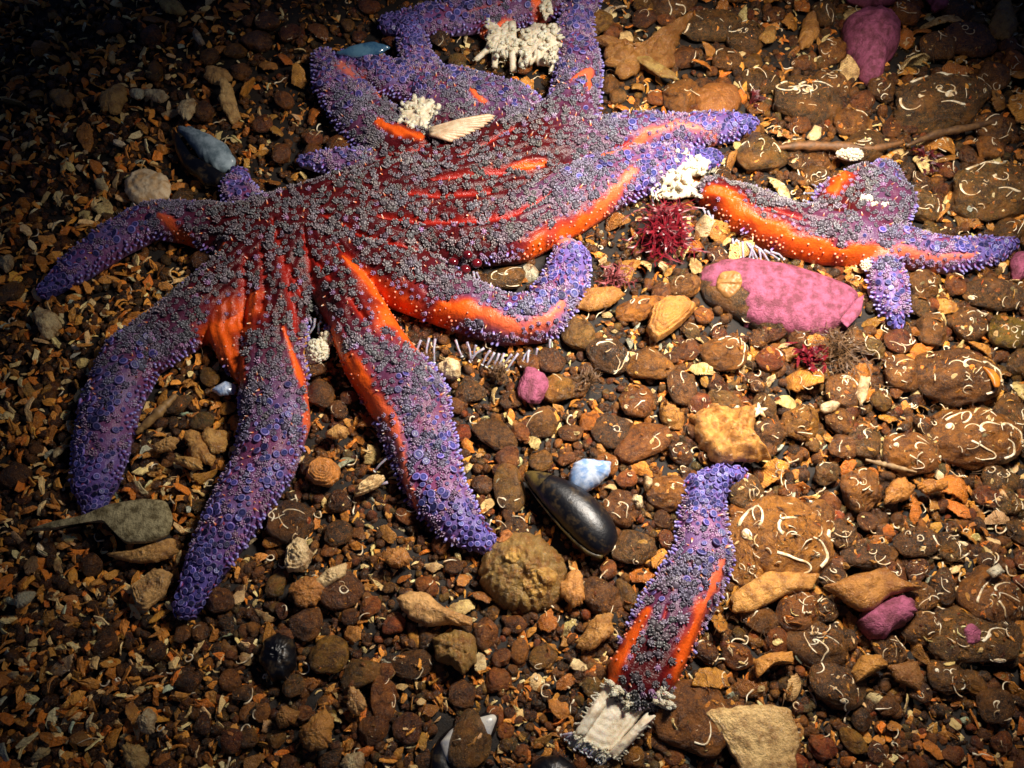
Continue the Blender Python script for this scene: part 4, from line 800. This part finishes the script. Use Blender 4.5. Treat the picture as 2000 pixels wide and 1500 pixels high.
# slivers, twig, leaf, tiny stars
def strip(name, pts, w, mat, label, cat, flat=.5):
    A_ = np.array([P(a, b, h_) for a, b, h_ in pts]); t = np.linspace(0, len(A_)-1, 30); pp = np.stack([np.interp(t, range(len(A_)), A_[:, i]) for i in range(3)], 1)
    for _ in range(3): pp[1:-1] = (pp[:-2]+2*pp[1:-1]+pp[2:])/4
    ww = w*S*(np.sin(np.linspace(.25, 2.95, 30))**.7)*(1+.15*rng.normal(size=30)); V, Q, T = tube(pp, ww, 10); V = V-pp[0]; 
    o = link(name, mesh_np(name, V, Q, T), mat, None, pp[0]); tag(o, label, cat); return o
strip('twig', [(1508,290,26),(1560,284,30),(1640,286,34),(1700,292,36),(1765,278,30)], 11, simple('twig_brown', (.24, .10, .03), (.12, .06, .025), 200, 800, .5, .001, .6).m, 'rough brown twig lying above the torn star piece', 'twig')
strip('twig', [(1770,285,30),(1830,260,30),(1900,248,30),(1960,232,30)], 9, M['brownweed'], 'thin reddish brown twig at the right continuing toward the edge', 'twig')
strip('wood_sliver', [(265,848,20),(310,805,30),(345,770,26)], 9, simple('sliver', (.42, .24, .08), (.25, .14, .05), 200, 800, .5).m, 'golden wood sliver between the two left lower arms', 'wood')
strip('wood_sliver', [(1690,898,30),(1730,908,34),(1790,922,30)], 5, simple('sliver2', (.40, .26, .12), (.22, .13, .06), 200, 800, .5).m, 'thin tan wood sliver left of the worm covered boulder', 'wood')
o = relief('seaweed_leaf', [(1918,715),(1940,722),(1955,740),(1952,757),(1942,757),(1935,740)], 50, 5, M['orangeweed'], None, seed=3, N_=40); tag(o, 'small bright orange leaf of weed near the right edge', 'seaweed')
def tiny_star(u, v, h_, r, mat, label):
    c = P(u, v, h_); b = Bag()
    for k in range(5):
        a = 6.283*k/5+.3; e = np.array([math.cos(a), math.sin(a), 0])*r*S; V, Q, T = tube(np.array([e*0, e*.5, e*.98]), np.array([.34, .24, .09])*r*S, 6); b.add(V, Q, T)
    o = link('brittle_star', b.mesh('brittle_star'), mat, None, c); tag(o, label, 'tiny sea star')
tiny_star(1581, 158, 50, 10, M['orangeweed'], 'tiny orange star on the dark ringed stone')
tiny_star(1483, 802, 34, 17, M['worm'], 'tiny white five rayed star beside the crumpled golden shell')
# weeds
def weed(name, u, v, r, n, hgt, w, mat, label, cat='seaweed', droop=.5, sub=3):
    b = Bag(); c = P(u, v, 4)
    for i in range(n):
        a = rng.random()*6.283; L = r*S*(.5+.6*rng.random()); el = rng.random(); hh = hgt*S*(.4+.7*rng.random()); o0 = np.array([rng.normal(), rng.normal(), 0])*r*S*.12
        t = np.linspace(0, 1, 9); sw = rng.normal()*.6; aa = a+sw*t**1.5+.15*np.sin(t*9+i)
        pts = np.stack([L*(t*(.3+.8*el))*np.cos(aa), L*(t*(.3+.8*el))*np.sin(aa), hh*np.sin(t*(1.7+droop*rng.random()))*(1-.5*el)], 1)+o0
        side = np.stack([-np.sin(aa), np.cos(aa), .5*np.sin(t*5+i)], 1); ww = w*S*(.5+.8*rng.random())*np.sin(.3+2.7*t)**.6
        Va = np.vstack([pts+side*ww[:, None], pts-side*ww[:, None]]); Q = [(k, k+1, k+10, k+9) for k in range(8)]; b.add(Va, Q)
        for s_ in range(sub):
            k = rng.integers(3, 8); d = aa[k]+rng.choice([-1, 1])*(.5+.5*rng.random()); l2 = L*.28*(.6+.8*rng.random()); t2 = np.linspace(0, 1, 5)
            p2 = pts[k]+np.stack([l2*t2*math.cos(d), l2*t2*math.sin(d), l2*.4*t2*rng.normal()], 1); s2 = np.array([-math.sin(d), math.cos(d), .5]); w2 = w*S*.6*(1-.7*t2)
            b.add(np.vstack([p2+s2*w2[:, None], p2-s2*w2[:, None]]), [(q, q+1, q+6, q+5) for q in range(4)])
    o = link(name, b.mesh(name), mat, None, c); tag(o, label, cat); return o
weed('red_seaweed', 1298, 462, 88, 120, 60, 2.6, M['redweed'], 'bushy dark red seaweed tuft beside the torn white tissue')
PLACED.append((*P(1300, 462)[:2], 60*S, 50*S))
weed('red_seaweed', 1200, 548, 44, 40, 34, 2.0, simple('pinkish_weed', (.28, .05, .05), (.12, .03, .03)).m, 'faded pinkish weed tuft below the long orange edge')
weed('red_seaweed', 1582, 702, 46, 26, 36, 5.0, M['redweed'], 'small dark red blades below the pink crusted stone')
weed('red_seaweed', 1805, 320, 44, 26, 30, 4.0, simple('dark_weed', (.10, .008, .010), (.05, .006, .008)).m, 'very dark red weed above the torn star piece')
weed('red_seaweed', 1470, 200, 34, 14, 34, 4.0, simple('dark_weed2', (.14, .012, .014), (.06, .008, .010)).m, 'dark red blades above the right upper arm tip')
weed('brown_seaweed', 1625, 455, 62, 60, 84, 1.1, M['brownweed'], 'thin brown strands draped on the torn star piece')
weed('brown_seaweed', 1640, 690, 85, 110, 40, 1.1, M['brownweed'], 'tangled brown fuzz between the pink crusted stone and the boulder')
weed('brown_seaweed', 975, 735, 30, 60, 34, 1.2, M['brownweed'], 'small fuzzy brown tuft left of the pink ball')
weed('brown_seaweed', 1150, 750, 34, 60, 30, 1.2, M['brownweed'], 'small fuzzy brown tuft right of the pink ball')
weed('brown_seaweed', 840, 700, 22, 26, 30, .9, M['brownweed'], 'wispy threads left of the white chipped barnacle')
b = Bag()
for i, (du, dv) in enumerate([(0,0),(28,-14),(24,14),(46,2),(10,26)]):
    V, F = ICO[3]; c = P(885+du, 512+dv, 60); b.add(V*np.array([11, 10, 9])*S+c, None, F)
o = link('papula_bladder', b.mesh('papula_bladder', True, star.location), simple('maroon_bladder', (.14, .008, .012), (.06, .004, .008), 200, 500, .12, .0002, .2, .2, .6).m, star)

# ------------------------------------------------------------------ SCATTERED PIECES
def under_star(x, y, m=0.0):
    for x0, y0, mk, zz in HMAP:
        i, j = int((y-y0)/GC), int((x-x0)/GC)
        if 0 <= i < mk.shape[0] and 0 <= j < mk.shape[1] and mk[i, j]: return zz[i, j]
    return 0.0
def near_star(x, y, r):
    return any(under_star(x+r*math.cos(a)*.7, y+r*math.sin(a)*.7) > 0 for a in (0, 1.57, 3.14, 4.71)) or under_star(x, y) > 0
def unproj(p):
    d = np.asarray(p)-CP; k = 36.0/LENS/2000.0; zc = -(d[2]*ct)+d[1]*st; yc = d[1]*ct+d[2]*st
    return 1000+d[0]/zc/k, 750-yc/zc/k
CELL = .02; GRID = {}
def reg(x, y, r):
    k = int(math.ceil(r/CELL)); a, b_ = int(x//CELL), int(y//CELL)
    GRID.setdefault((a, b_), []).append((x, y, r))
MAXR = .036
def clear(x, y, r, f_=.9):
    a, b_ = int(x//CELL), int(y//CELL)
    for i in (-2, -1, 0, 1, 2):
        for j in (-2, -1, 0, 1, 2):
            for (X_, Y_, R_) in GRID.get((a+i, b_+j), ()):
                if (x-X_)**2+(y-Y_)**2 < ((r+R_)*f_)**2: return False
    return True
for (x_, y_, r_, r2_) in PLACED: reg(x_, y_, min(MAXR, (r_+r2_)/2))
# shell fragment shapes
FRAG = []
for i in range(18):
    r = np.random.default_rng(700+i); n = 40; rings = 12; th = np.linspace(0, 6.2832, n, endpoint=False)
    k = int(r.integers(4, 7)); ca = np.sort(r.random(k)*6.2832); rad = np.ones(n)*1.0
    for a in ca: rad = np.minimum(rad, (.45+.45*r.random())/np.maximum(np.cos(th-a), .05))
    rad = np.minimum(rad, 1.1)*(1+.05*r.normal(size=n)); asp = .45+.5*r.random(); curv = .25+.55*r.random(); n1 = sines(720+i, 8, 4); n2 = sines(760+i, 10, 11)
    V = []
    for q in np.linspace(0, 1, rings)[1:]:
        x_, y_ = q*rad*np.cos(th), q*rad*np.sin(th)*asp; X = np.c_[x_, y_, 0*x_]; V.append(np.c_[x_, y_, -curv*(x_**2*.55+y_**2*1.1)+.05*n1(X)+.022*n2(X)])
    V = np.concatenate(V); top = np.vstack([V, [[0, 0, 0]]]); bt = top-[0, 0, .09]; A_ = np.vstack([top, bt]); nt = len(top); kk = np.arange(n); k2 = (kk+1) % n; Q = []; T = []
    for q in range(rings-2):
        Q.append(np.stack([q*n+kk, q*n+k2, (q+1)*n+k2, (q+1)*n+kk], 1)[:, ::-1]); Q.append(np.stack([q*n+kk, q*n+k2, (q+1)*n+k2, (q+1)*n+kk], 1)+nt)
    l_ = (rings-2)*n; Q.append(np.stack([l_+kk, l_+k2, l_+k2+nt, l_+kk+nt], 1)[:, ::-1]); T.append(np.stack([np.full(n, nt-1), kk, k2], 1)); T.append(np.stack([np.full(n, 2*nt-1), k2+nt, kk+nt], 1))
    me = mesh_np('fragment_shape', A_, np.concatenate(Q), np.concatenate(T)); me.materials.append(M['shell']); FRAG.append(me)
AUTO = []    # (object, noun, size px, colour word, u, v)
PEBC = [('dark brown', (.048, .022, .009), 7), ('brown', (.13, .058, .018), 5), ('golden brown', (.30, .15, .035), 2.5), ('grey', (.10, .12, .12), 1.5), ('olive', OLV, 2), ('amber', AMB, 2), ('maroon', (.06, .015, .012), 2), ('near black', BLK, 1.5), ('tan', TAN, 1), ('rusty', (.28, .07, .015), .7), ('reddish brown', RED, 2)]
SHC = [('golden', (.58, .36, .13), 5), ('cream', (.72, .76, .80), 4.5), ('orange', (.58, .25, .06), 3), ('tawny', (.36, .19, .06), 3), ('white', (.66, .84, 1.1), 1), ('pale brown', (.42, .28, .13), 3), ('bluish', (.32, .55, 1.0), .35)]
def pick(tb):
    w = np.array([c[2] for c in tb]); i = rng.choice(len(tb), p=w/w.sum()); n_, c, _ = tb[i]; c = np.array(c)*(1+.22*rng.normal())*np.array([1.12, .92, .56]); return n_, tuple(np.clip(c*(1+.05*rng.normal(size=3)), .004, .9))
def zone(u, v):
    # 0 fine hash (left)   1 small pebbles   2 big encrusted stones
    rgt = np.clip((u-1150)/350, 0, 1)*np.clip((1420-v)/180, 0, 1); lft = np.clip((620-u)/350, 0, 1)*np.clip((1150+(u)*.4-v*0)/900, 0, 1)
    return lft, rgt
cnt = {'stone': 0, 'pebble': 0, 'frag': 0}
def rand_uv(m=60): return -m+rng.random()*(2000+2*m), -m+rng.random()*(1500+2*m)
for stage, (lo_, hi_, tries, kind, cap) in enumerate([(38, 50, 300, 'stone', 8), (27, 38, 1200, 'stone', 40), (20, 30, 3000, 'mix', 999), (15, 23, 9000, 'mix', 999), (12, 17, 16000, 'mix', 999), (10, 14, 14000, 'mix', 999)]):
    got = 0
    for _ in range(tries):
        u, v = rand_uv(); lf, rt = zone(u, v); r = lo_+(hi_-lo_)*rng.random()
        if kind == 'stone' and rng.random() > rt: continue
        if stage == 2 and (rng.random() < lf*.93 or (rt < .2 and rng.random() < .72)): continue
        if stage == 3 and rng.random() < max(lf*.9, (rt < .3)*.35): continue
        if stage == 4 and rng.random() < lf*.6: continue
        p = P(u, v, r*.4); x, y = p[0], p[1]; rm = r*ls(u, v)
        if near_star(x, y, rm) or not clear(x, y, rm, .80 if stage < 3 else .76): continue
        sh = rng.random() < (.42+.30*lf+.06*rt)
        if kind == 'stone': sh = rng.random() < .34
        if sh and cnt['frag'] >= 262: continue
        if not sh and kind == 'mix' and cnt['pebble'] >= 270: continue
        if not sh and kind == 'stone' and got >= cap: continue
        g = float(gz(x, y)[0])
        if sh:
            nm, c = pick(SHC); o = link('shell_fragment', FRAG[rng.integers(18)], None, None, (x, y, g+rm*.45+.003)); o.scale = (rm*1.15,)*3
            o.rotation_euler = (rng.normal()*.5, rng.normal()*.5, rng.random()*6.28); o.color = lin(*c); cnt['frag'] += 1; AUTO.append((o, 'shell fragment', r, nm, u, v))
        else:
            nm, c = pick(PEBC); c = tuple(np.array(c)*(.95-.4*lf)); a = rng.random()*180; asp = .68+.3*rng.random(); w = 0  # pebbles darker toward the left: light fall-off put into their colour
            if rt > .3: w = int(rng.integers(0, 3))
            elif r > 17 and rng.random() < .2: w = 1
            if kind == 'stone': w = int(rng.integers(1, 5)); nm, c = [('crusty brown', (.13, .075, .03)), ('golden brown', (.24, .13, .045)), ('dark olive', (.07, .055, .03)), ('dull brown', (.10, .06, .03)), ('dark', (.05, .035, .022))][rng.integers(5)]
            big = kind == 'stone'; var = int(rng.integers(9, 14)) if big and rng.random() < .6 else int(rng.integers(0, 11))
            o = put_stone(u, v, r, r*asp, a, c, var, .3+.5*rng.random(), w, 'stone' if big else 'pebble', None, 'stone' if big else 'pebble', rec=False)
            cnt['stone' if big else 'pebble'] += 1; got += 1; AUTO.append((o, 'stone' if big else 'pebble', r, nm+(' tube-crusted' if w else ''), u, v))
        reg(x, y, rm*(.9 if not sh else .8))
print('counts', cnt)
# labels for the scattered ones: size, colour, nearest landmark and bearing; ties ranked by distance
for o in scene.objects:
    if o.get('auto'):
        del o['auto']; c = o.color; u, v = unproj(o.location); nm = 'bluish' if c[2] > c[0] else ('white' if c[2] > .5 else ('cream' if c[0] > .58 else ('golden' if c[0] > .44 else 'tawny')))
        AUTO.append((o, 'shell fragment', 26, nm+' flattish', u, v))
lab = {}
for (o, noun, r, cw, u, v) in AUTO:
    x, y = o.location[0], o.location[1]; ds = sorted((math.hypot(x-lx, y-ly), ln, lx, ly) for ln, lx, ly in LAND)[0]
    an = math.degrees(math.atan2(y-ds[3], x-ds[2])) % 360; dr = ['right of', 'upper right of', 'above', 'upper left of', 'left of', 'lower left of', 'below', 'lower right of'][int((an+22.5)//45) % 8]
    sz = 'large' if r > 40 else 'medium' if r > 24 else 'small' if r > 14 else 'tiny'
    dw = 'just ' if ds[0] < .03 else 'farther ' if ds[0] > .07 else ''
    lab.setdefault(f'{sz} {cw} {noun} {dw}{dr} {ds[1]}', []).append((ds[0], o, noun))
ORD = ['nearest', 'second nearest', 'third nearest', 'fourth nearest', 'fifth nearest', 'sixth nearest', 'seventh nearest', 'eighth nearest', 'ninth nearest', 'tenth nearest']
for k, L_ in lab.items():
    L_.sort(key=lambda t: t[0])
    for i, (d, o, noun) in enumerate(L_):
        o['label'] = k if len(L_) == 1 else f'{k}, {ORD[min(i, 9)]}'; o['category'] = noun
        o['group'] = {'pebble': 'small pebbles strewn over the seabed', 'stone': 'larger stones with worm tubes on the right side', 'shell fragment': 'broken shell fragments lying among the pebbles'}[noun]
# fine gravel and shell hash (uncountable)
V2, F2 = ICO[2]; GT = []
for i in range(8): rf = stone_r(900+i, 1.4); GT.append((V2*rf(V2)[:, None], np.zeros((0, 4), int), F2, np.ones(V2.shape)))
def chip(seed):
    r = np.random.default_rng(seed); n = 9; th = np.linspace(0, 6.2832, n, endpoint=False)+r.random(n)*.4; rad = .6+.5*r.random(n); asp = .22+.5*r.random(); cv = r.random()*.9; m_ = []
    for q in (.5, 1): x_, y_ = q*rad*np.cos(th), q*rad*np.sin(th)*asp; m_.append(np.c_[x_, y_, -cv*x_**2*.7-cv*y_**2+.05*r.normal(size=n)])
    V = np.vstack(m_+[[[0, 0, 0]]]); nt = len(V); A_ = np.vstack([V, V-[0, 0, .13]]); k = np.arange(n); k2 = (k+1) % n
    Q = np.concatenate([np.stack([k, n+k, n+k2, k2], 1), np.stack([k, k2, n+k2, n+k], 1)+nt, np.stack([n+k, n+k+nt, n+k2+nt, n+k2], 1)]); T = np.concatenate([np.stack([np.full(n, nt-1), k, k2], 1), np.stack([np.full(n, 2*nt-1), k2+nt, k+nt], 1)])
    return A_, Q, T, np.ones(A_.shape)
CH = [chip(i) for i in range(16)]
NG = 52000; U = rng.random(NG)*2300-150; Vv = rng.random(NG)*1800-150; gp = []; 
GRID2 = {}
gb = Bag(); hb = Bag(); gl = {i: [] for i in range(8)}; hl = {i: [] for i in range(16)}
for i in range(NG):
    u, v = U[i], Vv[i]; p = P(u, v, 0); x, y = p[0], p[1]; zs = under_star(x, y)
    if zs > .012 and rng.random() < .93: continue
    lf, rt = zone(u, v); r = (3.5+7.5*rng.random()**1.7)*(1+.35*rt)*(1+.15*lf); rm = r*S
    deep = not clear(x, y, rm*.3, .95)
    if deep and rng.random() < .6: continue
    g = float(gz(x, y)[0])
    if rng.random() < .34+.10*lf:
        nm, c = pick(SHC); hl[int(rng.integers(16))].append((x, y, g+rm*(.3+.9*rng.random())+(.0 if zs or deep else .0026*rng.random()*(.5+lf)), rm*(1.45+.5*lf*rng.random()), np.array(c)*(1.0+.35*lf)))  # chips paler toward the left: lit sparkle put into their colour
    else:
        nm, c = pick(PEBC); c = np.array(c)*(.75-.45*lf); gl[int(rng.integers(8))].append((x, y, g+rm*(.1+.7*rng.random()), rm, c))  # gravel darkened leftward: shade of the black gaps put into its colour
for i, L_ in gl.items():
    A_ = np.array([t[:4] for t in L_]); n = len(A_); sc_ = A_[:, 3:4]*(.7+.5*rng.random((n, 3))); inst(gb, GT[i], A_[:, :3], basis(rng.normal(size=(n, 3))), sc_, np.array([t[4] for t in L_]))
for i, L_ in hl.items():
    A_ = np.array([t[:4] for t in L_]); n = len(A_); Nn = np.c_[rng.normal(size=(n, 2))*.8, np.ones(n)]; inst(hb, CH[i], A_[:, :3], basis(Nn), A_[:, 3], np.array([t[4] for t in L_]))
tag(link('gravel', gb.mesh('gravel'), M['gravel']), 'fine brown gravel filling the gaps between all the stones', 'gravel', kind='stuff')
tag(link('shell_hash', hb.mesh('shell_hash', False), M['hash']), 'crushed golden shell bits strewn through the gravel', 'shell hash', kind='stuff')
# silt crumbs, shell bits, threads and tube worms settled on top of the stones
bpy.context.view_layer.update(); dg = bpy.context.evaluated_depsgraph_get(); top = []
for i in range(26000):
    u, v = rand_uv(80); lf, rt = zone(u, v)
    if rng.random() > .22+.78*rt: continue
    q = P(u, v, 15); h_ = scene.ray_cast(dg, (q[0], q[1], .2), (0, 0, -1))
    if h_[0] and h_[2][2] > .35 and h_[4].name.split('.')[0] in ('pebble', 'stone', 'shell_fragment', 'crusty_rock', 'clam_shell', 'limpet', 'shell') and h_[1][2] > .002: top.append((h_[1], h_[2], rt))
print('settled', len(top))
cb = Bag(); T1 = top[::2]+top[1::4]; pos = np.array([t[0] for t in T1]); nn = np.array([t[1] for t in T1])
for q in range(16):
    m = np.arange(len(T1)) % 16 == q; cc = np.array([pick(SHC)[1] if rng.random() < .55 else pick(PEBC)[1] for _ in range(m.sum())])
    inst(cb, CH[q], pos[m]+nn[m]*.0004, basis(nn[m], None, .35), (1.6+7.5*rng.random(m.sum())**3)*S*1.3, cc)
tag(link('silt_crumbs', cb.mesh('silt_crumbs', False), M['hash']), 'crumbs of shell and silt dusted over the stones', 'silt crumbs', kind='stuff')
ftop = top[1::4]; wtop = [t for t in top[3::4] if rng.random() < .35+.5*t[2]][:520]
# loose worm tube bits
tb = Bag()
for i in range(1500):
    u, v = rand_uv(100); lf, rt = zone(u, v)
    if rng.random() > .25+.75*rt: continue
    p = P(u, v, 0)
    if under_star(p[0], p[1]) > 0: continue
    n = 10; hd = rng.random()*6.28; tu = rng.normal()*.35; q = np.array([0., 0.]); pts = []; st_ = (1.8+2.6*rng.random())*S
    for k in range(n): pts.append([q[0], q[1], .0006*math.sin(k)]); hd += tu+rng.normal()*.25; q = q+st_*np.array([math.cos(hd), math.sin(hd)])
    V, Q, T = tube(np.array(pts)+[p[0], p[1], float(gz(p[0], p[1])[0])+(9+10*rng.random())*S], np.linspace(.7, 2.0, n)*S, 5); tb.add(V, Q, T)
for (l_, n_, rt) in wtop:
    k_ = int(rng.integers(6, 14)); B_ = basis(np.array([n_]))[0]; hd = rng.random()*6.28; tu = rng.normal()*.3; q = np.array([0., 0.]); st_ = (1.6+2.0*rng.random())*S; pts = []
    for k in range(k_): pts.append(np.array(l_)+B_@np.array([q[0], q[1], .0002-18*(q@q)])); hd += tu+rng.normal()*.12; q = q+st_*np.array([math.cos(hd), math.sin(hd)])
    V, Q, T = tube(np.array(pts), np.linspace(.5, 1.5, k_)*S, 5); tb.add(V, Q, T)
tag(link('worm_tube_bits', tb.mesh('worm_tube_bits'), M['worm']), 'loose white worm tube bits scattered among the gravel', 'worm tubes', kind='stuff')
# brown algal fuzz on the right
fb = Bag()
for i in range(2600):
    u, v = rand_uv(60); lf, rt = zone(u, v)
    if rng.random() > rt*.9+.06: continue
    p = P(u, v, 0)
    if under_star(p[0], p[1]) > 0: continue
    a = rng.random()*6.28; L = (10+22*rng.random())*S; t = np.linspace(0, 1, 5); aa = a+rng.normal()*1.5*t
    pts = np.stack([p[0]+L*t*np.cos(aa), p[1]+L*t*np.sin(aa), float(gz(p[0], p[1])[0])+(6+16*rng.random())*S+L*.5*np.sin(t*2.6)], 1); V, Q, T = tube(pts, np.array([.8, .7, .6, .5, .3])*S, 3, False); fb.add(V, Q, T)
for (l_, n_, rt) in ftop:
    a = rng.random()*6.28; L = (6+14*rng.random())*S; t = np.linspace(0, 1, 5); aa = a+rng.normal()*1.5*t
    pts = np.stack([l_[0]+L*t*np.cos(aa), l_[1]+L*t*np.sin(aa), l_[2]+L*.45*np.sin(t*2.8)], 1); V, Q, T = tube(pts, np.array([.7, .65, .5, .45, .3])*S, 3, False); fb.add(V, Q, T)
tag(link('algal_fuzz', fb.mesh('algal_fuzz'), M['brownweed']), 'short brown algal threads growing over the stones', 'algae', kind='stuff')
